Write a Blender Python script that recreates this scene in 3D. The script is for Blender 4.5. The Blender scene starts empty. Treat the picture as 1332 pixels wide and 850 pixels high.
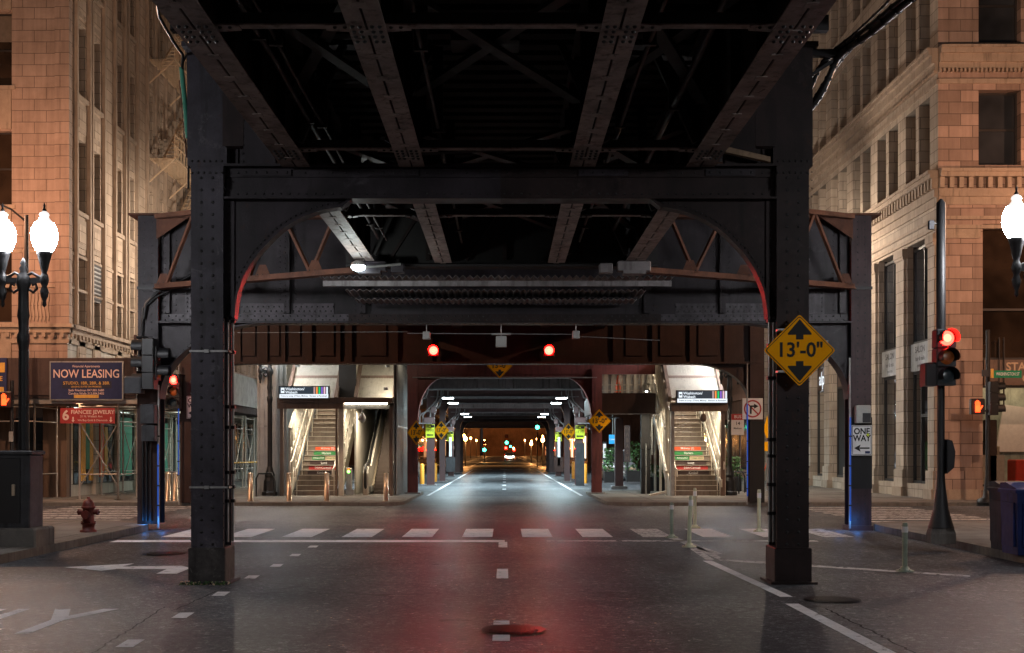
import bpy, math, random
from mathutils import Vector, Matrix
random.seed(7)
PI = math.pi
F = 1600.0; CX = 656.5; HY = 588.0; CH = 1.6
S = bpy.context.scene
COL = S.collection

# ------------------------------------------------------------ camera, world, moon, exposure
cam = bpy.data.cameras.new("camera"); camo = bpy.data.objects.new("camera", cam); COL.objects.link(camo)
camo.location = (0, 0, CH); camo.rotation_euler = (PI/2, 0, 0)
cam.sensor_width = 36; cam.lens = F/1332*36
cam.shift_x = (666-CX)/1332; cam.shift_y = (HY-425)/1332
cam.clip_start = .1; cam.clip_end = 3000
S.camera = camo

W = bpy.data.worlds.new("World"); S.world = W; W.use_nodes = True
nt = W.node_tree; nt.nodes.clear()
sky = nt.nodes.new("ShaderNodeTexSky"); sky.sky_type = 'NISHITA'; sky.sun_disc = False
sky.sun_elevation = math.radians(-7); sky.sun_rotation = math.radians(200)
bg1 = nt.nodes.new("ShaderNodeBackground"); bg1.inputs[1].default_value = .05
bg2 = nt.nodes.new("ShaderNodeBackground"); bg2.inputs[0].default_value = (.60, .45, .40, 1); bg2.inputs[1].default_value = .032
add = nt.nodes.new("ShaderNodeAddShader"); wo = nt.nodes.new("ShaderNodeOutputWorld")
nt.links.new(sky.outputs[0], bg1.inputs[0]); nt.links.new(bg1.outputs[0], add.inputs[0])
nt.links.new(bg2.outputs[0], add.inputs[1]); nt.links.new(add.outputs[0], wo.inputs[0])
moon = bpy.data.lights.new("moon", 'SUN'); moon.energy = .02; moon.angle = math.radians(.5); moon.color = (.8, .87, 1)
moono = bpy.data.objects.new("moon", moon); COL.objects.link(moono); moono.rotation_euler = (math.radians(35), 0, math.radians(-20))

S.view_settings.view_transform = 'Standard'; S.view_settings.look = 'None'
S.view_settings.exposure = 0; S.view_settings.gamma = 1
try: S.view_settings.use_curve_mapping = False
except Exception: pass
S.render.engine = 'CYCLES'
cy = S.cycles; cy.use_denoising = True; cy.max_bounces = 6; cy.diffuse_bounces = 3; cy.glossy_bounces = 3
cy.transmission_bounces = 4; cy.transparent_max_bounces = 8; cy.sample_clamp_indirect = 2.5; cy.sample_clamp_direct = 0
cy.caustics_reflective = False; cy.caustics_refractive = False; cy.use_light_tree = True
cy.blur_glossy = .5

def X(px, Y): return (px-CX)*Y/F
def Z(py, Y): return CH-(py-HY)*Y/F

# ------------------------------------------------------------ materials
def node(nt, t, **kw):
    n = nt.nodes.new(t)
    for k, v in kw.items(): setattr(n, k, v)
    return n
def mat_base(name):
    m = bpy.data.materials.new(name); m.use_nodes = True
    nt = m.node_tree; b = nt.nodes["Principled BSDF"]
    return m, nt, b
def pos_node(nt, obj=False):
    if obj: return nt.nodes.new("ShaderNodeTexCoord").outputs['Object']
    return nt.nodes.new("ShaderNodeNewGeometry").outputs['Position']
def noise(nt, vec, scale, detail=4, rough=.6, dist=0):
    n = node(nt, "ShaderNodeTexNoise"); n.inputs['Scale'].default_value = scale; n.inputs['Detail'].default_value = detail
    n.inputs['Roughness'].default_value = rough; n.inputs['Distortion'].default_value = dist
    nt.links.new(vec, n.inputs['Vector']); return n.outputs['Fac']
def ramp(nt, fac, stops):
    r = node(nt, "ShaderNodeValToRGB"); e = r.color_ramp.elements
    while len(e) < len(stops): e.new(.5)
    for i, (p, c) in enumerate(stops):
        e[i].position = p; e[i].color = (*c, 1) if len(c) == 3 else c
    nt.links.new(fac, r.inputs[0]); return r.outputs[0]
def mixc(nt, fac, a, b, mode='MIX'):
    m = node(nt, "ShaderNodeMix", data_type='RGBA', blend_type=mode)
    for s, v in ((0, fac), (6, a), (7, b)):
        if hasattr(v, 'is_output'): nt.links.new(v, m.inputs[s])
        else: m.inputs[s].default_value = v if s == 0 else ((*v, 1) if len(v) == 3 else v)
    return m.outputs[2]
def bump(nt, b, h, strength=.3, dist=.02):
    n = node(nt, "ShaderNodeBump"); n.inputs['Strength'].default_value = strength; n.inputs['Distance'].default_value = dist
    nt.links.new(h, n.inputs['Height']); nt.links.new(n.outputs[0], b.inputs['Normal']); return n
def grime(name, col, var=.35, rough=.6, metal=0, scale=2.2, stain=None, bmp=.15, fine=40, obj=False, spec=.5, spots=None, flat=False):
    m, nt, b = mat_base(name); p = pos_node(nt, obj)
    d = tuple(c*(1-var) for c in col); l = tuple(min(1, c*(1+var)) for c in col)
    c = ramp(nt, noise(nt, p, scale, 6, .65, .4), [(.3, d), (.7, l)])
    mp = node(nt, "ShaderNodeMapping"); mp.inputs['Scale'].default_value = (6, 6, .7); nt.links.new(p, mp.inputs[0])
    st = noise(nt, mp.outputs[0], 1.3, 5, .6)
    sf = ramp(nt, st, [(.52, (0, 0, 0)), (.72, (1, 1, 1))])
    c = mixc(nt, sf, c, stain or tuple(x*.55 for x in col))
    for (sc_, sl, sh, ss) in (spots or []):
        c = mixc(nt, ramp(nt, noise(nt, p, ss, 8, .75, .5), [(sl, (0, 0, 0)), (sh, (.9, .9, .9))]), c, sc_)
    f = noise(nt, p, fine, 3, .7)
    c = mixc(nt, .25, c, ramp(nt, f, [(.3, (.3, .3, .3)), (.7, (1, 1, 1))]), 'MULTIPLY')
    nt.links.new(c, b.inputs['Base Color'])
    rr = node(nt, "ShaderNodeMapRange"); rr.inputs[3].default_value = max(.05, rough-.15); rr.inputs[4].default_value = min(1, rough+.15)
    nt.links.new(noise(nt, p, scale*3, 4), rr.inputs[0]); nt.links.new(rr.outputs[0], b.inputs['Roughness'])
    b.inputs['Metallic'].default_value = metal; b.inputs['Specular IOR Level'].default_value = spec
    if bmp: bump(nt, b, f, bmp, .01)
    if flat: dull(m, nt, b, c, .5 if flat is True else .3, .03 if flat is True else flat)
    return m
def plain(name, col, rough=.5, metal=0, var=.12, scale=8):
    m, nt, b = mat_base(name); p = pos_node(nt)
    c = ramp(nt, noise(nt, p, scale, 4), [(.3, tuple(x*(1-var) for x in col)), (.7, tuple(min(1, x*(1+var)) for x in col))])
    nt.links.new(c, b.inputs['Base Color']); b.inputs['Roughness'].default_value = rough; b.inputs['Metallic'].default_value = metal
    return m
def emit(name, col, strength, base=(.02, .02, .02)):
    m, nt, b = mat_base(name); b.inputs['Base Color'].default_value = (*base, 1)
    b.inputs['Emission Color'].default_value = (*col, 1); b.inputs['Emission Strength'].default_value = strength
    return m
def blocks(name, col, bw, bh, mortar=.014, var=.14, rough=.8, mcol=None, off=.5, grim=.5, uoff=0., zoff=0.):
    m, nt, b = mat_base(name); p = pos_node(nt)
    sx = node(nt, "ShaderNodeSeparateXYZ"); nt.links.new(p, sx.inputs[0])
    a = node(nt, "ShaderNodeMath", operation='ADD'); nt.links.new(sx.outputs[0], a.inputs[0]); nt.links.new(sx.outputs[1], a.inputs[1])
    a2 = node(nt, "ShaderNodeMath", operation='ADD'); nt.links.new(a.outputs[0], a2.inputs[0]); a2.inputs[1].default_value = uoff
    z2 = node(nt, "ShaderNodeMath", operation='ADD'); nt.links.new(sx.outputs[2], z2.inputs[0]); z2.inputs[1].default_value = zoff
    cb = node(nt, "ShaderNodeCombineXYZ"); nt.links.new(a2.outputs[0], cb.inputs[0]); nt.links.new(z2.outputs[0], cb.inputs[1])
    bt = node(nt, "ShaderNodeTexBrick"); nt.links.new(cb.outputs[0], bt.inputs['Vector'])
    bt.inputs['Scale'].default_value = 1; bt.inputs['Mortar Size'].default_value = mortar; bt.inputs['Mortar Smooth'].default_value = .3
    bt.inputs['Brick Width'].default_value = bw; bt.inputs['Row Height'].default_value = bh; bt.offset = off
    bt.inputs['Color1'].default_value = (*[c*(1-var) for c in col], 1); bt.inputs['Color2'].default_value = (*[c*(1+var) for c in col], 1)
    bt.inputs['Mortar'].default_value = (*(mcol or [c*.42 for c in col]), 1)
    n1 = noise(nt, p, 1.1, 6, .7, .3)
    c = mixc(nt, grim, bt.outputs['Color'], ramp(nt, n1, [(.3, (.5, .47, .44)), (.68, (1.0, 1, 1))]), 'MULTIPLY')
    mp = node(nt, "ShaderNodeMapping"); mp.inputs['Scale'].default_value = (5, 5, .35); nt.links.new(p, mp.inputs[0])
    c = mixc(nt, .45, c, ramp(nt, noise(nt, mp.outputs[0], 1, 5), [(.35, (.55, .52, .5)), (.6, (1, 1, 1))]), 'MULTIPLY')
    nt.links.new(c, b.inputs['Base Color']); b.inputs['Roughness'].default_value = rough
    h = node(nt, "ShaderNodeMath", operation='MULTIPLY_ADD'); nt.links.new(bt.outputs['Fac'], h.inputs[0]); h.inputs[1].default_value = -1
    nt.links.new(noise(nt, p, 30, 3), h.inputs[2]); bump(nt, b, h.outputs[0], .5, .012)
    return m
def glassy(name, col=(.02, .022, .025), rough=.06, var=True):
    m, nt, b = mat_base(name); b.inputs['Base Color'].default_value = (*col, 1); b.inputs['Roughness'].default_value = rough
    b.inputs['Specular IOR Level'].default_value = .7
    p = pos_node(nt)
    if var: bump(nt, b, noise(nt, p, 1.2, 2), .12, .05)
    c = ramp(nt, noise(nt, p, .45, 3), [(.35, tuple(x*.5 for x in col)), (.7, tuple(x*2.2 for x in col))]); nt.links.new(c, b.inputs['Base Color'])
    return m
def clear(name, tint=(.8, .85, .85), refl=.18):
    m, nt, b = mat_base(name); nt.nodes.remove(b)
    t = node(nt, "ShaderNodeBsdfTransparent"); t.inputs[0].default_value = (*tint, 1)
    g = node(nt, "ShaderNodeBsdfGlossy"); g.inputs['Roughness'].default_value = .04
    fr = node(nt, "ShaderNodeLayerWeight"); fr.inputs[0].default_value = refl
    mx = node(nt, "ShaderNodeMixShader"); nt.links.new(fr.outputs['Fresnel'], mx.inputs[0]); nt.links.new(t.outputs[0], mx.inputs[1]); nt.links.new(g.outputs[0], mx.inputs[2])
    nt.links.new(mx.outputs[0], nt.nodes['Material Output'].inputs[0]); return m

M = {}
def dull(m, nt, b, col, rough, fac):
    # rough mineral surface: diffuse with a small constant gloss
    d = node(nt, "ShaderNodeBsdfDiffuse"); g_ = node(nt, "ShaderNodeBsdfGlossy"); mx = node(nt, "ShaderNodeMixShader"); mx.inputs[0].default_value = fac
    nt.links.new(col, d.inputs[0]); d.inputs[1].default_value = .6; g_.inputs[0].default_value = (1, 1, 1, 1)
    if hasattr(rough, 'is_output'): nt.links.new(rough, g_.inputs['Roughness'])
    else: g_.inputs['Roughness'].default_value = rough
    if b.inputs['Normal'].links:
        n = b.inputs['Normal'].links[0].from_socket; nt.links.new(n, d.inputs['Normal']); nt.links.new(n, g_.inputs['Normal'])
    nt.links.new(d.outputs[0], mx.inputs[1]); nt.links.new(g_.outputs[0], mx.inputs[2]); nt.links.new(mx.outputs[0], nt.nodes['Material Output'].inputs[0])
def asphalt():
    m, nt, b = mat_base("asphalt"); p = pos_node(nt)
    big = noise(nt, p, .22, 5, .6, .6)
    c = ramp(nt, big, [(.34, (.048, .051, .058)), (.5, (.082, .086, .094)), (.66, (.128, .131, .139))])
    mp = node(nt, "ShaderNodeMapping"); mp.inputs['Scale'].default_value = (1.6, .12, 1); nt.links.new(p, mp.inputs[0])
    c = mixc(nt, .6, c, ramp(nt, noise(nt, mp.outputs[0], 1.1, 4), [(.35, (.62, .62, .62)), (.65, (1.2, 1.2, 1.2))]), 'MULTIPLY')
    ag = node(nt, "ShaderNodeTexVoronoi"); ag.inputs['Scale'].default_value = 38; nt.links.new(p, ag.inputs['Vector'])
    c = mixc(nt, .8, c, ramp(nt, ag.outputs['Distance'], [(.1, (1.9, 1.85, 1.8)), (.4, (.72, .72, .72))]), 'MULTIPLY')
    sp = noise(nt, p, 60, 3, .7)
    c = mixc(nt, .8, c, ramp(nt, sp, [(.36, (.35, .35, .35)), (.64, (1.9, 1.9, 1.9))]), 'MULTIPLY')
    c = mixc(nt, .9, c, ramp(nt, noise(nt, p, 13, 4, .8), [(.36, (.55, .55, .55)), (.64, (1.5, 1.5, 1.5))]), 'MULTIPLY')
    vc = node(nt, "ShaderNodeTexVoronoi"); vc.inputs['Scale'].default_value = 24; nt.links.new(p, vc.inputs['Vector'])
    sp2 = node(nt, "ShaderNodeSeparateColor"); nt.links.new(vc.outputs['Color'], sp2.inputs[0])
    c = mixc(nt, .85, c, ramp(nt, sp2.outputs[0], [(.0, (.55, .55, .56)), (.7, (1.0, 1.0, 1.0)), (.93, (1.5, 1.48, 1.45)), (1.0, (2.6, 2.55, 2.5))]), 'MULTIPLY')
    # oil and tyre stains
    c = mixc(nt, ramp(nt, noise(nt, p, .9, 6, .7, .8), [(.56, (0, 0, 0)), (.74, (.75, .75, .75))]), c, (.018, .018, .019))
    # cracks
    v = node(nt, "ShaderNodeTexVoronoi", feature='DISTANCE_TO_EDGE'); v.inputs['Scale'].default_value = .33
    wv = node(nt, "ShaderNodeVectorMath", operation='ADD'); nt.links.new(p, wv.inputs[0])
    nn = node(nt, "ShaderNodeTexNoise"); nn.inputs['Scale'].default_value = 2.0; nn.inputs['Detail'].default_value = 6; nt.links.new(p, nn.inputs['Vector'])
    sc = node(nt, "ShaderNodeVectorMath", operation='SCALE'); sc.inputs['Scale'].default_value = .9; nt.links.new(nn.outputs['Color'], sc.inputs[0])
    nt.links.new(sc.outputs[0], wv.inputs[1]); nt.links.new(wv.outputs[0], v.inputs['Vector'])
    ck = ramp(nt, v.outputs['Distance'], [(.0, (1, 1, 1)), (.011, (0, 0, 0))])
    ckm = mixc(nt, 1.0, ck, ramp(nt, noise(nt, p, .35, 2), [(.42, (0, 0, 0)), (.55, (.9, .9, .9))]), 'MULTIPLY')
    c = mixc(nt, ckm, c, (.012, .012, .012))
    nt.links.new(c, b.inputs['Base Color'])
    r = ramp(nt, noise(nt, p, .5, 5, .7, .5), [(.3, (.27, .27, .27)), (.7, (.39, .39, .39))]); nt.links.new(r, b.inputs['Roughness']); b.inputs['Specular IOR Level'].default_value = .26
    bump(nt, b, sp, .6, .012); dull(m, nt, b, c, r, .075)
    return m
M['asphalt'] = asphalt()
def slabs():
    m, nt, b = mat_base("sidewalk_concrete"); p = pos_node(nt)
    bt = node(nt, "ShaderNodeTexBrick"); nt.links.new(p, bt.inputs['Vector']); bt.offset = 0
    bt.inputs['Scale'].default_value = 1; bt.inputs['Brick Width'].default_value = 1.52; bt.inputs['Row Height'].default_value = 1.52; bt.inputs['Mortar Size'].default_value = .012
    bt.inputs['Color1'].default_value = (.19, .175, .16, 1); bt.inputs['Color2'].default_value = (.25, .235, .215, 1); bt.inputs['Mortar'].default_value = (.05, .046, .042, 1)
    c = mixc(nt, .7, bt.outputs['Color'], ramp(nt, noise(nt, p, 1.2, 7, .7, .6), [(.3, (.45, .44, .42)), (.7, (1.1, 1.1, 1.1))]), 'MULTIPLY')
    c = mixc(nt, .5, c, ramp(nt, noise(nt, p, 45, 3, .6), [(.35, (.6, .6, .6)), (.65, (1.1, 1.1, 1.1))]), 'MULTIPLY')
    v = node(nt, "ShaderNodeTexVoronoi"); v.inputs['Scale'].default_value = 3.3; nt.links.new(p, v.inputs['Vector'])   # gum spots
    c = mixc(nt, ramp(nt, v.outputs['Distance'], [(.055, (.7, .7, .7)), (.07, (0, 0, 0))]), c, (.05, .048, .045))
    nt.links.new(c, b.inputs['Base Color']); b.inputs['Roughness'].default_value = .72
    bump(nt, b, bt.outputs['Fac'], -.4, .01); dull(m, nt, b, c, .6, .03); return m
M['slab'] = slabs()
M['kerb'] = grime("kerb_stone", (.2, .185, .165), .3, .8, scale=3, fine=60, flat=True)
def worn(name, col, lo=.38, hi=.46, sc=9):
    m, nt, b = mat_base(name); p = pos_node(nt)
    c = ramp(nt, noise(nt, p, 3, 4), [(.3, tuple(x*.75 for x in col)), (.7, col)])
    c = mixc(nt, ramp(nt, noise(nt, p, sc, 8, .75, .3), [(lo-.07, (1, 1, 1)), (hi-.07, (0, 0, 0))]), c, (.07, .068, .068))
    c = mixc(nt, .6, c, ramp(nt, noise(nt, p, 110, 2), [(.36, (.7, .7, .7)), (.56, (1, 1, 1))]), 'MULTIPLY')
    nt.links.new(c, b.inputs['Base Color']); dull(m, nt, b, c, .5, .03); return m
M['roadpaint'] = worn("road_paint", (.80, .80, .82), .42, .5, 7)
M['roadpaint_old'] = worn("road_paint_old", (.62, .62, .62), .5, .56, 6)
M['steel'] = grime('painted_steel', (.027, .021, .026), .6, .5, 0, 1.4, stain=(.013, .011, .012), spec=.3, spots=[((.085, .075, .085), .58, .78, 2.3), ((.05, .022, .014), .60, .70, 5)])
M['steelr'] = grime('painted_steel_brown', (.022, .0135, .013), .55, .55, 0, 1.6, stain=(.011, .007, .007), spec=.25, spots=[((.075, .052, .05), .57, .78, 2.3), ((.045, .018, .01), .60, .70, 5)])
M['steelp'] = grime('splice_plate_steel', (.07, .06, .07), .6, .5, 0, 2.2, stain=(.03, .026, .03), spec=.35, spots=[((.025, .02, .02), .56, .68, 4)])
M['steelc'] = grime('column_steel', (.044, .039, .050), .6, .5, 0, 1.6, stain=(.018, .016, .018), spec=.3, spots=[((.16, .15, .16), .57, .74, 3.5), ((.06, .026, .016), .61, .70, 6)])
M['steelb'] = grime('scuffed_steel', (.05, .044, .042), .7, .6, 0, 5, stain=(.02, .016, .015), fine=14, spec=.3, spots=[((.16, .15, .14), .56, .7, 9)])
M['maroon'] = grime('maroon_steel', (.042, .020, .016), .4, .55, .0, 1.3, stain=(.03, .014, .012), spec=.3)
M['maroon3'] = grime('maroon_steel_dull', (.062, .036, .038), .4, .55, .0, 1.6, stain=(.03, .018, .018), spec=.3)
M['maroon4'] = grime('maroon_steel_arch', (.14, .04, .038), .3, .55, .0, 1.3, stain=(.07, .024, .022), spec=.3)
M['maroon2'] = grime("maroon_steel_clean", (.085, .038, .038), .25, .5, .0, 1.3, stain=(.06, .03, .03))
M['rust'] = grime("rusty_steel", (.125, .048, .026), .5, .8, 0, 3, stain=(.09, .035, .02))
M['beam'] = grime("track_stringer_steel", (.33, .26, .235), .5, .6, 0, 2.5, stain=(.08, .055, .05), spots=[((.07, .03, .02), .58, .66, 6), ((.02, .015, .015), .62, .7, 11)])
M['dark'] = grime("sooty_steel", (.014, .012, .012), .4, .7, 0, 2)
M['grey'] = grime("grey_soffit_steel", (.21, .19, .19), .35, .6, 0, 1.5, stain=(.08, .065, .062))
M['tie'] = grime("timber_ties", (.018, .015, .013), .5, .9, 0, 4)
M['plank'] = grime("old_plank", (.32, .22, .14), .3, .9, 0, 6)
M['rivet'] = plain("rivet_black", (.012, .011, .012), .5)
M['corr'] = grime("corrugated_metal", (.28, .26, .26), .35, .5, .3, 3, stain=(.12, .1, .1))
M['galv'] = grime("galvanised", (.38, .38, .37), .25, .45, .5, 3)
M['chrome'] = plain("brushed_steel_sodium_tint", (.66, .56, .42), .34, .8, .1, 20)  # warm tint painted in for sodium light on the bollards
M['cream'] = grime("cream_cladding", (.62, .58, .5), .12, .45, .1, 2, stain=(.42, .38, .32), fine=20)
M['brownm'] = grime("bronze_trim", (.16, .11, .085), .2, .5, .2, 2)
M['black'] = plain("black_paint", (.007, .007, .008), .5)
M['blackm'] = plain("matte_black", (.012, .012, .012), .75)
M['greyplastic'] = grime('grey_enclosure', (.045, .045, .05), .35, .55, 0, 3, stain=(.02, .02, .02), spec=.3, spots=[((.14, .13, .12), .66, .72, 12)])
M['whitebox'] = grime("pale_enclosure", (.4, .4, .38), .2, .6)
M['sodiumfront'] = blocks("terracotta_ashlar", (.44, .33, .265), .80, .38, .012, .08, grim=.55)
M['ashlar_l'] = blocks("pale_terracotta", (.58, .46, .35), .80, .38, .012, .10, grim=.6)
M['ashlar_rf'] = blocks("variegated_terracotta", (.42, .30, .24), .74, .37, .014, .3, grim=.45)
M['ashlar_r'] = blocks("grey_terracotta", (.52, .43, .34), .74, .37, .012, .16, grim=.5)
M['big_l'] = blocks("smooth_limestone", (.38, .31, .25), 1.5, .88, .012, .06, grim=.4)
M['trimst'] = grime("carved_terracotta", (.42, .33, .25), .15, .8, 0, 2)
M['whitest'] = blocks("white_stone", (.58, .54, .46), 1.0, .5, .012, .05, grim=.4)
M['win'] = glassy("window_glass"); M['win2'] = glassy("window_glass_warm", (.025, .016, .01), .1)
M['clear'] = clear("shop_glass", (.9, .87, .83))
M['frame'] = plain("window_frame_dark", (.03, .026, .024), .5)
M['wood'] = grime("hoarding", (.075, .05, .045), .25, .85, 0, 2)
M['tarp'] = grime("green_tarp", (.42, .50, .44), .3, .6, 0, 2.5)
M['scaff'] = plain("scaffold_tube", (.42, .37, .32), .45, .4)
M['signnavy'] = plain("banner_navy", (.025, .035, .11), .8); M['signred'] = plain("banner_red", (.42, .035, .035), .55)
M['pink'] = plain("banner_letter", (.85, .62, .55), .6); M['orangep'] = plain("banner_gold", (.75, .42, .08), .6); M['navy2'] = plain("banner_dark", (.02, .02, .045), .6)
M['white'] = plain("white_paint", (.75, .75, .74), .5, 0, .08)
M['signy'] = plain("amber_sign", (1.0, .40, .004), .85, 0, .06, 3); M['signy'].node_tree.nodes['Principled BSDF'].inputs['Specular IOR Level'].default_value = .1; M['signf'] = plain("lime_sign", (.66, .76, .03), .4)
M['orange'] = plain("cone_orange", (.85, .12, .03), .5)
M['blue'] = emit("blue_reflection_glow", (.01, .15, .9), .4)  # emission stands in for blue light reflected off the conduits
M['bluepaint'] = plain("blue_conduit", (.03, .13, .6), .4)
M['hydrant'] = grime("hydrant_red", (.13, .018, .012), .4, .55, 0, 6, stain=(.05, .02, .015), spots=[((.1, .07, .05), .6, .66, 30)])
M['boll'] = plain("yellow_bollard", (.8, .33, .03), .5)
M['post'] = grime("delineator", (.58, .6, .42), .2, .6, 0, 5); M['postg'] = grime("delineator_green", (.30, .36, .28), .2, .6, 0, 5)
M['binblue'] = grime('bin_blue', (.010, .026, .13), .35, .6, 0, 3, spec=.25, spots=[((.08, .08, .09), .66, .72, 10)]); M['bingrey'] = grime('bin_grey', (.03, .034, .04), .35, .6, 0, 3, spec=.25, spots=[((.1, .1, .1), .66, .72, 10)])
M['leaf'] = grime("leaf", (.05, .12, .03), .4, .7, 0, 5, obj=False)
M['green'] = plain("street_sign_green", (.01, .25, .12), .4)
M['red_on'] = emit("signal_red_lit", (1, .0008, .0005), 1000); M['red_dim'] = emit('signal_red_side', (1, .01, .006), 45); M['red_core'] = emit("signal_red_core", (1, .0112, .0065), 85)
M['hand_on'] = emit("hand_lit", (1, .06, .01), 5)
M['green_on'] = emit("signal_green_lit", (.05, 1, .62), 14)
M['amber_off'] = plain("amber_lens", (.45, .13, .03), .25); M['green_off'] = plain("green_lens", (.05, .07, .08), .2); M['red_off'] = plain("red_lens", (.12, .01, .01), .25)
M['globe'] = emit("lamp_globe", (.96, .96, 1), 130, (.8, .8, .8))
M['globecap'] = emit('lamp_globe_cap', (1, .96, .92), 1.0, (.8, .8, .8)); M['sodium'] = emit("sodium_bulb", (1, .42, .1), 60)
M['tube'] = emit("fluorescent_tube", (.8, .95, 1), 38)
M['ledw'] = emit("led_head", (.78, .95, 1), 25)
M['warmt'] = emit("warm_tube", (1, .86, .66), 20)
M['scr'] = emit("sign_white_lit", (.85, .93, 1), 1.1); M['scrd'] = emit("sign_navy_lit", (.04, .07, .1), .55)
def lit(n, c, s=1.1):
    M[n] = emit(n, c, s)
lit('l_red', (.7, .02, .03)); lit('l_orange', (1, .3, .05)); lit('l_green', (.0, .6, .15)); lit('l_purple', (.25, .12, .6)); lit('l_brown', (.45, .3, .3)); lit('l_pink', (.8, .5, .6)); lit('l_blue', (.0, .4, .9))
lit('headl', (1, .95, .8), 30); lit('taill', (1, .03, .01), 8); lit('shopw', (1, .9, .75), 1.6); lit('shopo', (1, .42, .18), .38); lit('winlit', (1, .6, .3), .35)
lit('btn', (.2, 1, .1), 9)
M['step'] = grime("stair_tread", (.2, .16, .13), .25, .6, 0, 3); M['nose'] = plain("stair_nosing", (.6, .55, .47), .35, .4)
M['esc'] = plain("escalator_step", (.13, .1, .085), .6, .3)
M['carp'] = plain("silver_car_paint", (.38, .4, .42), .25, .6); M['rubber'] = plain("tyre_rubber", (.015, .015, .015), .8)
M['seat'] = plain("shop_counter", (.4, .35, .3), .6); M['redc'] = plain("red_counter", (.5, .04, .02), .5); M['shopcol'] = plain("poster_green", (.06, .3, .2), .6)
M['farb'] = grime("far_building", (.26, .14, .09), .4, .9, 0, .3); M['fard'] = grime("far_dark_building", (.16, .1, .07), .4, .9, 0, .3)
M['riserr'] = plain("riser_red", (.75, .1, .03), .5); M['riserg'] = plain("riser_green", (.03, .2, .06), .5); M['rised'] = plain("riser_dark", (.05, .03, .03), .5)
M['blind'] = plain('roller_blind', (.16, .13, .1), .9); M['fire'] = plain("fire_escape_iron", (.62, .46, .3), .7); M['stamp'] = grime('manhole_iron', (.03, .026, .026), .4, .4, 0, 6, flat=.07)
M['maint'] = plain("tan_card", (.55, .42, .28), .6)

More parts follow.
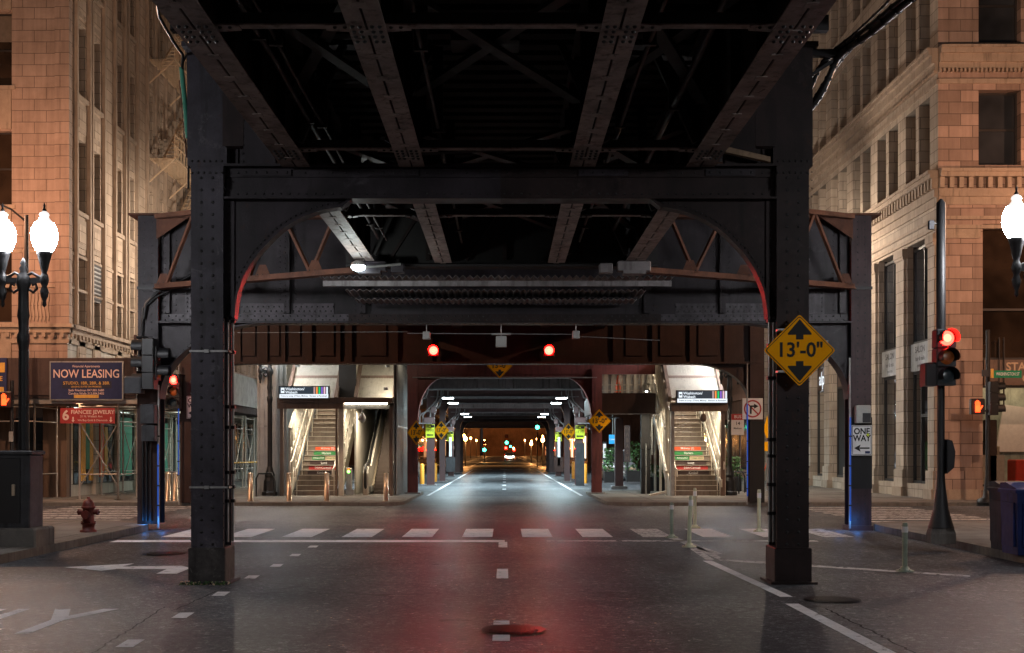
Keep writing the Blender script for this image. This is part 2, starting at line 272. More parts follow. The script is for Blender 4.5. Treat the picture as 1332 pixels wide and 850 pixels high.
# ------------------------------------------------------------ mesh builder
class MB:
    def __init__(s): s.v = []; s.f = []; s.m = []; s.mats = []; s.smooth = []
    def mi(s, mat):
        mat = M[mat] if isinstance(mat, str) else mat
        if mat not in s.mats: s.mats.append(mat)
        return s.mats.index(mat)
    def add(s, vs, fs, mat, sm=False):
        o = len(s.v); s.v += [tuple(v) for v in vs]; k = s.mi(mat)
        for f in fs: s.f.append(tuple(i+o for i in f)); s.m.append(k); s.smooth.append(sm)
        return s
    def box(s, x0, x1, y0, y1, z0, z1, mat):
        x0, x1 = min(x0, x1), max(x0, x1); y0, y1 = min(y0, y1), max(y0, y1); z0, z1 = min(z0, z1), max(z0, z1)
        return s.add([(x0,y0,z0),(x1,y0,z0),(x1,y1,z0),(x0,y1,z0),(x0,y0,z1),(x1,y0,z1),(x1,y1,z1),(x0,y1,z1)],
              [(0,3,2,1),(4,5,6,7),(0,1,5,4),(1,2,6,5),(2,3,7,6),(3,0,4,7)], mat)
    def bbox(s, x0, x1, y0, y1, z0, z1, mat, c=.02):   # chamfered box
        x0, x1 = min(x0, x1), max(x0, x1); y0, y1 = min(y0, y1), max(y0, y1); z0, z1 = min(z0, z1), max(z0, z1)
        def ring(z, i): return [(x0+i+c,y0+i,z),(x1-i-c,y0+i,z),(x1-i,y0+i+c,z),(x1-i,y1-i-c,z),(x1-i-c,y1-i,z),(x0+i+c,y1-i,z),(x0+i,y1-i-c,z),(x0+i,y0+i+c,z)]
        vs = ring(z0, 0)+ring(z1-c, 0)+ring(z1, c)
        fs = [tuple(reversed(range(8))), tuple(range(16, 24))]
        for r in (0, 8):
            for i in range(8): j = (i+1) % 8; fs.append((r+i, r+j, r+8+j, r+8+i))
        return s.add(vs, fs, mat)
    def bar(s, p, q, w, h, mat, up=(0,0,1)):
        p = Vector(p); q = Vector(q); d = (q-p).normalized(); u = Vector(up)
        a = d.cross(u)
        if a.length < 1e-4: a = d.cross(Vector((0,1,0)))
        a.normalize(); b = a.cross(d).normalized(); a *= w/2; b *= h/2
        vs = [p-a-b, p+a-b, p+a+b, p-a+b, q-a-b, q+a-b, q+a+b, q-a+b]
        return s.add(vs, [(0,3,2,1),(4,5,6,7),(0,1,5,4),(1,2,6,5),(2,3,7,6),(3,0,4,7)], mat)
    def tube(s, pts, r, mat, n=8, cap=True):
        pts = [Vector(p) for p in pts]; vs = []; fs = []; prev = None
        for i, p in enumerate(pts):
            d = (pts[min(i+1, len(pts)-1)]-pts[max(i-1, 0)]).normalized()
            if prev is None:
                a = d.orthogonal().normalized()
            else:
                a = (prev-d*prev.dot(d)).normalized()
            prev = a; b = d.cross(a); rr = r[i] if isinstance(r, (list, tuple)) else r
            for k in range(n):
                t = 2*PI*k/n; vs.append(p+a*math.cos(t)*rr+b*math.sin(t)*rr)
        for i in range(len(pts)-1):
            for k in range(n): fs.append((i*n+k, i*n+(k+1) % n, (i+1)*n+(k+1) % n, (i+1)*n+k))
        s.add(vs, fs, mat, True)
        if cap:
            o = len(pts)-1
            s.add([vs[k] for k in range(n)], [tuple(reversed(range(n)))], mat); s.add([vs[o*n+k] for k in range(n)], [tuple(range(n))], mat)
        return s
    def lathe(s, c, prof, mat, n=16, sm=True):
        vs = []; fs = []; cx, cy_, cz = c
        for r, z in prof:
            for k in range(n): t = 2*PI*(k+.5)/n; vs.append((cx+r*math.cos(t), cy_+r*math.sin(t), cz+z))
        for i in range(len(prof)-1):
            for k in range(n): fs.append((i*n+k, i*n+(k+1) % n, (i+1)*n+(k+1) % n, (i+1)*n+k))
        s.add(vs, fs, mat, sm)
        s.add(vs[:n], [tuple(reversed(range(n)))], mat); s.add(vs[-n:], [tuple(range(n))], mat); return s
    def prism(s, poly, axis, a0, a1, mat):
        # poly in the two other axes; axis 'x': poly=(y,z); 'y': (x,z); 'z': (x,y)
        def P3(p, a): return {'x': (a, p[0], p[1]), 'y': (p[0], a, p[1]), 'z': (p[0], p[1], a)}[axis]
        n = len(poly); vs = [P3(p, a0) for p in poly]+[P3(p, a1) for p in poly]
        fs = [tuple(range(n)), tuple(reversed(range(n, 2*n)))]
        for i in range(n): j = (i+1) % n; fs.append((i, i+n, j+n, j))
        return s.add(vs, fs, mat)
    def rivet(s, c, ax, r=.017, h=.012, mat='rivet', n=6):
        c = Vector(c); A = {'-y': ((1,0,0),(0,0,1),(0,-1,0)), 'y': ((1,0,0),(0,0,-1),(0,1,0)), '-z': ((1,0,0),(0,-1,0),(0,0,-1)), 'x': ((0,1,0),(0,0,1),(1,0,0)), '-x': ((0,-1,0),(0,0,1),(-1,0,0))}[ax]
        a, b, d = [Vector(t) for t in A]; vs = []
        for rr, hh in ((r, 0), (r*.75, h*.75)):
            for k in range(n): t = 2*PI*k/n; vs.append(c+a*math.cos(t)*rr+b*math.sin(t)*rr+d*hh)
        vs.append(c+d*h); fs = []
        for k in range(n):
            j = (k+1) % n; fs.append((k, j, n+j, n+k)); fs.append((n+k, n+j, 2*n))
        return s.add(vs, fs, mat, True)
    def disc(s, c, r, mat, ax='-y', n=20, d=.0):
        c = Vector(c); vs = []
        for k in range(n):
            t = 2*PI*k/n
            vs.append(c+(Vector((math.cos(t)*r, 0, math.sin(t)*r)) if ax == '-y' else Vector((math.cos(t)*r, math.sin(t)*r, 0)) if ax == 'z' else Vector((0, math.cos(t)*r, math.sin(t)*r))))
        return s.add(vs, [tuple(range(n))], mat)
    def text(s, body, c, size, mat, u=(1,0,0), v=(0,0,1), bold=.012, align='CENTER', sx=1.0):
        cu = bpy.data.curves.new("tmp", 'FONT'); cu.body = body; cu.size = size; cu.align_x = align; cu.align_y = 'CENTER'; cu.offset = bold*size; cu.resolution_u = 3
        o = bpy.data.objects.new("tmp", cu); COL.objects.link(o); dg = bpy.context.evaluated_depsgraph_get(); me = o.evaluated_get(dg).to_mesh()
        c = Vector(c); u = Vector(u); v = Vector(v)
        s.add([c+u*p.co.x*sx+v*p.co.y for p in me.vertices], [tuple(p.vertices) for p in me.polygons], mat)
        o.evaluated_get(dg).to_mesh_clear(); bpy.data.objects.remove(o); bpy.data.curves.remove(cu); return s
    def xf(s, mtx, start=0):
        for i in range(start, len(s.v)): s.v[i] = tuple(mtx @ Vector(s.v[i]))
        return s
    def build(s, name, parent=None):
        off = Vector((0,0,0)); q = parent
        while q is not None: off += q.location; q = q.parent
        me = bpy.data.meshes.new(name); me.from_pydata([Vector(v)-off for v in s.v], [], s.f)
        for m in s.mats: me.materials.append(m)
        me.polygons.foreach_set('material_index', s.m); me.polygons.foreach_set('use_smooth', s.smooth); me.update()
        o = bpy.data.objects.new(name, me); COL.objects.link(o)
        if parent is not None: o.parent = parent
        return o
def tag(o, label=None, cat=None, group=None, kind=None):
    for k, v in (('label', label), ('category', cat), ('group', group), ('kind', kind)):
        if v: o[k] = v
    return o
def empty(name, loc, label, cat, group=None):
    o = bpy.data.objects.new(name, None); COL.objects.link(o); o.location = loc; return tag(o, label, cat, group)
def kids(o): return [c for c in bpy.data.objects if c.parent == o]
def copy_tree(o, loc, rz=None, label=None, parent=None):
    c = o.copy(); COL.objects.link(c)
    if parent is None:
        c.location = loc
        if rz is not None: c.rotation_euler = (0, 0, rz)
        if label: c['label'] = label
    else: c.parent = parent
    for k in kids(o): copy_tree(k, None, None, None, c)
    return c
def light(kind, name, loc, energy, color, parent=None, size=.2, size_y=None, rot=(0,0,0), spot=None, blend=.5, spread=None):
    l = bpy.data.lights.new(name, kind); l.energy = energy; l.color = color
    if kind == 'AREA':
        l.size = size
        if size_y: l.shape = 'RECTANGLE'; l.size_y = size_y
        if spread: l.spread = spread
    else: l.shadow_soft_size = size
    if spot: l.spot_size = spot; l.spot_blend = blend
    o = bpy.data.objects.new(name, l); COL.objects.link(o)
    off = Vector((0,0,0)); q = parent
    while q is not None: off += q.location; q = q.parent
    o.location = Vector(loc)-off; o.rotation_euler = rot
    if parent is not None: o.parent = parent
    return o
def aim(o, d):
    o.rotation_euler = Vector(d).to_track_quat('-Z', 'Y').to_euler(); return o

# ============================================================ GROUND
road = MB()
def sheet(mb, poly, z, mat):
    return mb.add([(x, y, z) for x, y in poly], [tuple(range(len(poly)))], mat)
g = MB(); sheet(g, [(-1600,-60),(1600,-60),(1600,2400),(-1600,2400)], 0, 'asphalt'); tag(g.build("road"), kind='structure')

def rounded(poly, rad):
    out = []
    n = len(poly)
    for i in range(n):
        p = Vector(poly[i]); a = Vector(poly[i-1]); b = Vector(poly[(i+1) % n]); r = rad.get(i, 0)
        if not r: out.append(tuple(p)); continue
        u = (a-p).normalized()*r; v = (b-p).normalized()*r
        for k in range(9):
            t = k/8; out.append(tuple((p+u)*(1-t)**2+p*2*t*(1-t)+(p+v)*t*t))
    return out
def area(p): return sum(p[i-1][0]*p[i][1]-p[i][0]*p[i-1][1] for i in range(len(p)))/2
def offset_in(poly, d):
    n = len(poly); out = []
    if area(poly) < 0: poly = poly[::-1]
    for i in range(n):
        p = Vector(poly[i]); e1 = (p-Vector(poly[i-1])).normalized(); e2 = (Vector(poly[(i+1) % n])-p).normalized()
        n1 = Vector((-e1.y, e1.x)); n2 = Vector((-e2.y, e2.x)); b = n1+n2
        out.append(tuple(p+b*(d/max(.3, b.dot(n1)))))
    return out
def sidewalk(poly, rad, h):
    pl = rounded(poly, rad)
    if area(pl) < 0: pl = pl[::-1]
    k = MB(); k.prism(pl, 'z', -.02, h, 'kerb'); tag(k.build("kerb"), kind='structure')
    s = MB(); sheet(s, offset_in(pl, .16), h+.004, 'slab'); tag(s.build("sidewalk"), kind='structure')
SL, SF = .13, .10
sidewalk([(-7.2,-60),(-7.2,26.6),(-60,26.6),(-60,-60)], {1: 2.2}, SL)
sidewalk([(6.9,-60),(7.5,26.2),(60,26.2),(60,-60)], {1: 1.6}, SL)
sidewalk([(-3.05,36.4),(-3.05,47.2),(-7.8,49.5),(-7.8,112),(-60,112),(-60,36.4)], {0: 1.0, 1: 1.0, 2: 1.5}, SF)
sidewalk([(3.05,36.4),(3.05,47.2),(7.8,49.5),(7.8,112),(60,112),(60,36.4)], {0: 1.0, 1: 1.0, 2: 1.5}, SF)
sidewalk([(-6.4,128),(-6.4,500),(-60,500),(-60,128)], {}, SF)
sidewalk([(6.4,128),(6.4,500),(60,500),(60,128)], {}, SF)

def gp(px, py):
    Y = CH*F/(py-HY); return (X(px, Y), Y)
mk = MB(); ZP = .004
def quad(x0, x1, y0, y1, mat='roadpaint', sk=0): sheet(mk, [(x0,y0),(x1,y0),(x1+sk,y1),(x0+sk,y1)], ZP, mat)
# crosswalk over the avenue: bars along the street
x = -6.45; i = 0
while x < 6.8:
    if not (-3.0 < x < -2.6): quad(x, x+.57, 23.05, 25.5, 'roadpaint' if i not in (8, 11) else 'roadpaint_old')
    x += 1.13; i += 1
quad(-7.0, .0, 21.75, 22.25, 'roadpaint'); quad(.75, 2.0, 21.9, 22.2, 'roadpaint_old'); quad(2.1, 5.6, 21.9, 22.2, 'roadpaint_old')
# centre dashes
for py0, py1 in ((705.5,712.5),(740.5,753),(808,813.5),(826.5,834.5)):
    a = CH*F/(py1-HY); b = CH*F/(py0-HY); quad(-.105, .045, a, b)
quad(-.16, .1, 8.6, 9.6)
for px, py in ((173,837.5),(241,801),(290,773),(330,751),(362,736),(386,722.5),(409,711.5)):
    x0, Y = gp(px, py); quad(x0-.085, x0+.06, Y-.2, Y+.2, sk=-.02)
# right lane line
for A, B in (((920,730),(1023,777)),((1030,786),(1160,853))):
    (xa, ya), (xb, yb) = gp(*A), gp(*B); sheet(mk, [(xb-.07,yb),(xb+.07,yb),(xa+.07,ya),(xa-.07,ya)], ZP, 'roadpaint')
sheet(mk, [(3.05,20.3),(3.18,20.3),(3.1,18.2),(2.98,18.2)][::-1], ZP, 'roadpaint_old')
sheet(mk, [gp(868,700),gp(930,722),gp(940,721),gp(882,700)], ZP, 'roadpaint_old')
sheet(mk, [gp(936,730),gp(1262,751),gp(1262,749),gp(936,727.5)], ZP, 'roadpaint_old')
sheet(mk, [gp(900,712),gp(936,729),gp(941,727),gp(908,711)], ZP, 'roadpaint_old')
# turn arrow and lane lettering
sheet(mk, [gp(84,738.5),gp(132,743),gp(150,741),gp(160,737.2),gp(174.5,733.6)], ZP, 'roadpaint')
sheet(mk, [gp(148,740.6),gp(217,741),gp(203,747),gp(230,747),gp(248,739.5),gp(236,736.6),gp(156,737.6)], ZP+.001, 'roadpaint')
st = len(mk.v)
mk.text("ONLY", (0,0,0), 1.0, 'roadpaint', (1,0,0), (0,1,0), .02, sx=1)
xs = [v[0] for v in mk.v[st:]]; ys = [v[1] for v in mk.v[st:]]
for k in range(st, len(mk.v)):
    vx, vy, _ = mk.v[k]
    mk.v[k] = (-6.5+(vx-min(xs))/(max(xs)-min(xs))*(6.5-3.92), 10.78+(vy-min(ys))/(max(ys)-min(ys))*1.75, ZP)
# crosswalks over the cross street
for k in range(8):
    y = 27.9+k*1.0; quad(8.3, 11.6, y, y+.42, 'roadpaint_old'); quad(-12.6, -9.0, y+.6, y+1.0, 'roadpaint_old')
# corridor edge lines, centre dashes, far crossing
quad(-2.86, -2.74, 44.8, 107); quad(2.74, 2.86, 44.8, 107)
for k in range(9): quad(-.1, .06, 52+k*6.2, 53.2+k*6.2)
quad(-6, 6, 108.2, 108.8)
for k in range(9): quad(-5.8+k*1.35, -5.2+k*1.35, 110, 113, 'roadpaint_old')
quad(3.6, 3.75, 128, 400); quad(-3.75, -3.6, 128, 400)
tag(mk.build("road_markings"), kind='structure')
# repaired patches of darker asphalt
pm = MB()
M['patch'] = grime("asphalt_patch", (.012, .012, .012), .3, .5, 0, 3, fine=70, flat=True)
for P4 in ([gp(430,692),gp(520,692),gp(520,690),gp(440,689.5)],[gp(838,741),gp(980,744),gp(975,738),gp(850,736)]):
    pass
def crack(pts, w=.02):
    for (a, b) in zip(pts, pts[1:]):
        a = Vector(a); b = Vector(b); d = (b-a).normalized(); n = Vector((-d.y, d.x))*w/2
        sheet(pm, [tuple(a-n), tuple(b-n), tuple(b+n), tuple(a+n)], .0025, 'patch')
def jag(A, B, n=14, amp=.05):
    a = Vector(gp(*A)); b = Vector(gp(*B)); out = []
    for i in range(n+1): t = i/n; out.append(tuple(a.lerp(b, t)+Vector((random.uniform(-amp, amp), 0))))
    return out
crack(jag((1075,792),(1190,850), 30, .02), .022); crack(jag((215,790),(120,850), 30, .02), .016); crack(jag((280,770),(225,795), 16, .015), .014)
tag(pm.build("road_cracks"), kind='structure')

def manhole(px, py, rx, label, rings=3):
    x, y = gp(px, py); m = MB()
    m.disc((x,y,.008), rx, 'stamp', 'z', 32)
    for r in (rx*.98, rx*.84):
        for k in range(32):
            a = 2*PI*k/32; b = 2*PI*(k+1)/32
            m.add([(x+r*math.cos(a),y+r*math.sin(a),.016),(x+r*math.cos(b),y+r*math.sin(b),.016),(x+(r-.03)*math.cos(b),y+(r-.03)*math.sin(b),.016),(x+(r-.03)*math.cos(a),y+(r-.03)*math.sin(a),.016)], [(0,1,2,3)], 'stamp')
    for k in range(-5, 6):
        w = math.sqrt(max(0, (rx*.76)**2-(k*rx*.14)**2)); m.box(x+k*rx*.14-.014, x+k*rx*.14+.014, y-w, y+w, .008, .02, 'stamp')
    tag(m.build("manhole_cover"), label, "manhole", "manhole covers in the road")
manhole(668, 820.5, .29, "ribbed iron manhole cover on the centre dashed lane line")
manhole(213, 721, .33, "iron manhole cover between the stop line and the turn arrow")
manhole(1083, 781, .3, "dull iron manhole cover in front of the steel column with the diamond sign")

# ============================================================ STEEL BENTS
def rivrow(m, x0, x1, n, y, z, ax='-y', r=.017, mat='rivet'):
    for k in range(n): m.rivet((x0+(x1-x0)*(k/(n-1) if n > 1 else 0), y, z), ax, r, mat=mat)
def rivcol(m, x, y, z0, z1, step, ax='-y', r=.017, mat='rivet'):
    z = z0
    while z < z1: m.rivet((x, y, z), ax, r, mat=mat); z += step
def hcolumn(m, xc, w, y0, y1, z0, z1, mat, riv=True, step=.148, pair=.07, r=.0205, near=True):
    m.box(xc-w/2, xc+w/2, y0, y0+.03, z0, z1, mat); m.box(xc-w/2, xc+w/2, y1-.03, y1, z0, z1, mat)
    m.box(xc-w*.32, xc+w*.32, y0+.03, y1-.03, z0, z1, mat)
    for sx in (-1, 1):  # angle legs
        m.box(xc+sx*(w*.32+.001), xc+sx*w*.32+sx*.012, y0+.031, y0+.12, z0, z1, mat)
        if near: rivcol(m, xc+sx*(w*.32+.012), y0+.075, z0+.06, z1, step, 'x' if sx > 0 else '-x', r, mat)
    if riv:
        z = z0+.08
        while z < z1-.05:
            for s in (-1, 1): m.rivet((xc+s*pair, y0, z), '-y', r)
            if near:
                for s in (-1, 1): m.rivet((xc+s*w/2, y0+.016, z+.05), 'x' if s > 0 else '-x', .012)
            z += step
def knee(m, pts, xcol, y0, y1, soff0, soff1, mat, ztop, rivets=True, step=2):
    # pts: curve from the column (low) to the girder (high), (x, z). web plate + curved soffit flange
    poly = [(xcol, pts[0][1])]+pts+[(pts[-1][0], ztop), (xcol, ztop)]
    if area(poly) > 0: poly = poly[::-1]
    m.prism(poly, 'y', y0, y1, mat)
    for (a, b) in zip(pts, pts[1:]):
        a = Vector((a[0], 0, a[1])); b = Vector((b[0], 0, b[1])); d = (b-a).normalized(); n = Vector((-d.z, 0, d.x))*.014
        vs = []
        for p in (a, b):
            for yy in (soff0, soff1):
                for s in (-1, 1): vs.append((p.x+s*n.x, yy, p.z+s*n.z))
        m.add(vs, [(0,1,3,2),(4,6,7,5),(0,2,6,4),(1,5,7,3),(0,4,5,1),(2,3,7,6)], mat)
def dense(pts, n):
    out = []
    L = [0]
    for a, b in zip(pts, pts[1:]): L.append(L[-1]+math.hypot(b[0]-a[0], b[1]-a[1]))
    for k in range(n+1):
        t = L[-1]*k/n
        for i in range(len(L)-1):
            if t <= L[i+1]+1e-9:
                f = (t-L[i])/(L[i+1]-L[i]) if L[i+1] > L[i] else 0
                out.append((pts[i][0]+(pts[i+1][0]-pts[i][0])*f, pts[i][1]+(pts[i+1][1]-pts[i][1])*f)); break
    return out

# ---- bent 1, straddling the road in front
B1 = empty("steel_bent", (-.06, 15, 0), "riveted dark steel portal frame standing on the road, with the big diamond sign on it", "steel frame", "steel bents of the elevated railway")
Y1 = 14.9
for xc, mt, lab in ((-3.605, 'steelc', "bluish grey riveted column with pale metal straps"), (3.49, 'steelr', "brown riveted column behind the diamond sign")):
    c = MB(); hcolumn(c, xc, .39, Y1, Y1+.46, .4, 5.06, mt)
    c.bbox(xc-.225, xc+.225, Y1-.03, Y1+.5, 0, .44, 'steelb' if mt == 'steelc' else mt, .012); c.box(xc-.28, xc+.28, Y1-.09, Y1+.56, .0, .03, mt)
    c.box(xc-.24, xc+.24, Y1-.005, Y1+.5, 5.06, 6.5, mt)
    for s in (-1, 1): rivcol(c, xc+s*.24, Y1+.05, 4.7, 6.4, .1, 'x' if s > 0 else '-x', .012)
    rivrow(c, xc-.18, xc+.18, 6, Y1-.005, 5.12); rivrow(c, xc-.18, xc+.18, 6, Y1-.001, 4.98)
    c.box(xc-.30, xc+.30, Y1-.05, Y1+.5, 6.5, 6.56, mt)
    o = c.build("column", B1); tag(o, lab)
c = MB()  # cross girder
xl, xr = -3.40, 3.29
for a, b_, mt in ((xl, -.05, 'steel'), (-.05, xr, 'steelr')):
    c.box(a, b_, Y1+.12, Y1+.16, 4.69, 5.06, mt)
    c.box(a, b_, Y1-.02, Y1+.30, 5.06, 5.09, mt)      # top flange
    c.box(a, b_, Y1-.02, Y1+.30, 4.665, 4.69, mt)
    c.box(a, b_, Y1+.095, Y1+.12, 4.70, 4.80, mt); c.box(a, b_, Y1+.095, Y1+.12, 4.95, 5.05, mt)
rivrow(c, xl+.15, xr-.15, 62, Y1+.095, 4.745, r=.014); rivrow(c, xl+.15, xr-.15, 40, Y1+.095, 5.0, r=.014)
for xa in (-2.9, -1.35, 1.2, 2.75):
    c.box(xa-.3, xa+.3, Y1+.07, Y1+.094, 4.96, 5.04, 'steel'); rivrow(c, xa-.25, xa+.25, 5, Y1+.07, 5.0, r=.016)
c.build("cross_girder", B1)
def px1(pts): return [(X(a, 14.95), Z(b, 14.95)) for a, b in pts]
L1 = dense(px1([(303.5,414),(305,398),(308,380),(313,366),(319,353),(326,341),(334,330),(344,319),(355,307.5),(368,296),(381,287.5),(395,280.5),(409,275),(424,271),(436,269),(446,268.5),(450,262),(460,257)]), 34)
cxm = (X(303.5, 14.95)+X(1000, 14.95))/2
R1 = [(2*cxm-x, z) for x, z in L1]
for pts, xcol, mt in ((L1, xl-.08, 'steel'), (R1, xr+.08, 'steelr')):
    c = MB(); knee(c, pts, xcol, Y1+.13, Y1+.15, Y1+.04, Y1+.24, mt, 4.70)
    for k in range(0, len(pts)-3):
        a = Vector(pts[k]); b = Vector(pts[k+1]); d = (b-a).normalized(); s = 1 if pts is L1 else -1
        n = Vector((-d.y, d.x))*s*.06; q = (a+b)/2+n; c.rivet((q.x, Y1+.13, q.y), '-y', .014)
    sg = 1 if pts is L1 else -1
    c.box(xcol+sg*.06, xcol+sg*.18, Y1+.105, Y1+.13, 3.25, 4.69, mt); rivcol(c, xcol+sg*.12, Y1+.105, 3.3, 4.68, .1, r=.014)
    c.build("knee_plate", B1)
# plates above the girder between column and outer stringer
for s, mt in ((-1, 'steel'), (1, 'steelr')):
    c = MB(); xa = -.055+s*3.3; xb = -.055+s*2.75
    c.box(xa, xb, Y1+.14, Y1+.17, 5.09, 6.45, mt); c.box(xa, xa-s*.10, Y1+.115, Y1+.14, 5.1, 6.45, mt)
    rivcol(c, xa-s*.05, Y1+.115, 5.15, 6.4, .1, r=.015); rivcol(c, xa-s*.16, Y1+.14, 5.15, 6.4, .1, r=.015)
    c.build("gusset_plate", B1)
for zc in (1.17, 2.82):
    c = MB(); xc = -3.605; c.box(xc-.205, xc+.27, Y1-.012, Y1+.0, zc-.012, zc+.012, 'galv'); c.box(xc+.255, xc+.27, Y1-.012, Y1+.3, zc-.012, zc+.012, 'galv')
    c.bbox(xc-.03, xc+.03, Y1-.03, Y1-.012, zc-.02, zc+.02, 'galv', .004); c.box(xc-.215, xc-.205, Y1-.012, Y1+.3, zc-.012, zc+.012, 'galv'); c.build("strap", B1)
# conduits on the inner faces
for x, z0, z1, nm in ((-3.385, .5, 3.25, 0), (-3.335, .5, 3.3, 1)):
    c = MB(); c.tube([(x, Y1+.13+nm*.06, z0), (x, Y1+.13+nm*.06, z1), (x+.03, Y1+.2, z1+.12)], .018, 'galv', 8)
    for zz in (1.0, 1.17, 1.35, 1.9, 2.15, 2.82, 3.2): c.box(x-.028, x+.028, Y1+.1+nm*.06, Y1+.17+nm*.06, zz-.02, zz+.02, 'black')
    c.build("conduit", B1)
for x in (3.285, 3.235):
    c = MB(); c.tube([(x, Y1+.13, .5), (x, Y1+.13, 3.25)], .018, 'galv', 8)
    for zz in (.85, 1.2, 1.55, 1.75, 2.5, 2.9, 3.2): c.box(x-.028, x+.028, Y1+.1, Y1+.17, zz-.02, zz+.02, 'black')
    c.build("conduit", B1)
c = MB(); c.prism([(2.6,5.22),(3.2,5.09),(3.2,5.15),(2.6,5.29)][::-1], 'y', Y1-.1, Y1-.02, 'plank')
tag(c.build("loose_plank"), "weathered timber plank lying on the steel girder beside the brown column", "plank")

# ---- track deck carried by the bents
DK = empty("elevated_track", (-.08, 14, 5.04), "dark steel track stringers and timber ties overhead, seen from below", "railway viaduct")
SX = (-2.52, -1.12, .94, 2.36)
for i, xs_ in enumerate(SX):
    for (ya, yb) in ((3.0, 14.85), (15.3, 22.4)):
        inner = i in (1, 2); c = MB(); w = .155 if inner else .17
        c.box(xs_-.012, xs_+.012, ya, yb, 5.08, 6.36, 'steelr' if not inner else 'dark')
        for s in (-1, 1):
            c.box(xs_+s*.011, xs_+s*w, ya, yb, 5.04, 5.058, 'beam'); c.box(xs_+s*.0125, xs_+s*.03, ya, yb, 5.06, 5.2, 'steelr')
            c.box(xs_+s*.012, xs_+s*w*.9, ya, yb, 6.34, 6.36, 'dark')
        y = ya+.2
        while y < yb:      # battens across the slot and stiffeners
            c.box(xs_-.05, xs_+.05, y, y+.12, 5.032, 5.0395, 'beam'); y += .62
        y = ya+.5
        while y < yb:
            for s in (-1, 1): c.box(xs_+s*.0125, xs_+s*.11, y, y+.03, 5.06, 6.34, 'steelr')
            y += 1.25
        for yy in (10.1, 14.2):
            if ya < yy < yb:
                for s in (-1, 1):
                    for dx in (.05, .11):
                        for dy in (-.18, -.06, .06, .18): c.rivet((xs_+s*dx, yy+dy, 5.032), '-z', .02, .02)
        c.build("stringer", DK)
for yy, zz in ((10.1, 5.09), (14.2, 5.09), (18.2, 5.09)):
    c = MB()
    for a, b_ in zip(SX, SX[1:]):
        c.box(a+.17, b_-.17, yy-.05, yy+.05, zz, zz+.012, 'beam'); c.box(a+.17, b_-.17, yy-.05, yy-.038, zz+.012, zz+.1, 'dark')
        for xe, s in ((a+.17, 1), (b_-.17, -1)):
            c.prism([(xe-s*.16, yy-.12), (xe+s*.18, yy-.06), (xe+s*.18, yy+.06), (xe-s*.16, yy+.12)][::s], 'z', zz-.012, zz-.001, 'beam' if yy < 15 else 'steelr')
            for d in (.02, .1): c.rivet((xe+s*d, yy-.03, zz-.012), '-z', .018, .018)
    pass
    c.build("tie_bar", DK)
for yy in (10.1, 6.5): c = MB(); c.box(-2.5, 2.34, yy-.35, yy-.1, 5.3, 5.9, 'dark'); c.build("cross_beam", DK)
for ya, yb in ((10.5, 14.1), (15.6, 18.0), (18.4, 22.0)):
    for a, b_ in zip(SX, SX[1:]):
        for (p, q, z_) in (((a+.1, ya), (b_-.1, yb), 5.62), ((b_-.1, ya), (a+.1, yb), 5.70)):
            c = MB(); c.bar((p[0], p[1], z_), (q[0], q[1], z_), .13, .05, 'steelr' if ya > 14 else 'dark'); c.build("diagonal_brace", DK)
    c = MB()
    for a in (SX[0]+.2, SX[1]-.2, SX[2]+.2, SX[3]-.2): c = MB(); c.bar((a, yb-.2, 5.1), (a+.5*(1 if a < 0 else -1), yb-.2, 6.2), .08, .08, 'dark'); c.build("upright_brace", DK)
for k, (x, z, rr) in enumerate(((-2.2, 5.35, .035), (-2.05, 5.3, .02), (-.75, 5.25, .025), (1.3, 5.3, .03), (1.9, 5.5, .045))):
    c = MB(); c.tube([(x, y, z-.03*abs(math.sin(y*.8+k))) for y in [4+.6*q for q in range(30)]], rr*.8, 'steelr', 7)
    for y in (5, 8, 11, 13.8, 17, 20): c.box(x-.06, x+.06, y, y+.05, z-.06, z+.9, 'steelr')
    c.build("conduit", DK)
for x, y in ((-.2, 12.4), (.3, 8.2)):
    c = MB(); c.bbox(x-.35, x+.35, y, y+.4, 5.75, 6.0, 'steelr', .02); c.box(x-.38, x+.38, y-.02, y-.001, 5.98, 6.02, 'beam'); c.build("junction_box", DK)
c = MB(); c.bar((-1.3, 14.5, 5.13), (1.1, 14.35, 5.22), .12, .08, 'steelr')
c.build("diagonal_brace", DK)
c = MB(); y = 3.0
while y < 24.8:
    c.box(-3.0, 2.86, y, y+.2, 6.365, 6.56, 'tie')
    y += .38
for xx in (-2.7, -1.27, .95, 2.4): c.box(xx-.04, xx+.04, 3.0, 24.8, 6.562, 6.70, 'dark')
c.box(-3.0, 2.86, 3.0, 24.8, 6.72, 6.76, 'dark')
c.build("ties", DK)
for s in (-1, 1):
    c = MB(); c.box(-.06+s*3.22, -.06+s*3.72, 3.0, 13.4, 6.58, 6.64, 'tie'); c.box(-.06+s*3.22, -.06+s*3.72, 14.9, 24.8, 6.58, 6.64, 'tie')
    y = 3.5
    while y < 24: c.box(-.06+s*2.9, -.06+s*3.75, y, y+.12, 6.40, 6.575, 'dark'); y += 2.1
    c.tube([(-.06+s*3.7, 3, 7.6), (-.06+s*3.7, 24.8, 7.6)], .03, 'dark', 6); c.build("walkway", DK)
    for Yp, zt in ((14.1, 6.4), (16.2, 6.4)):
        c = MB(); xx = -.06+s*3.05
        c.box(xx-.09, xx+.09, Yp, Yp+.12, 5.1, zt, 'steelr'); c.box(xx-.12, xx+.12, Yp-.02, Yp, 5.1, zt, 'steelr'); c.build("hanger", DK)

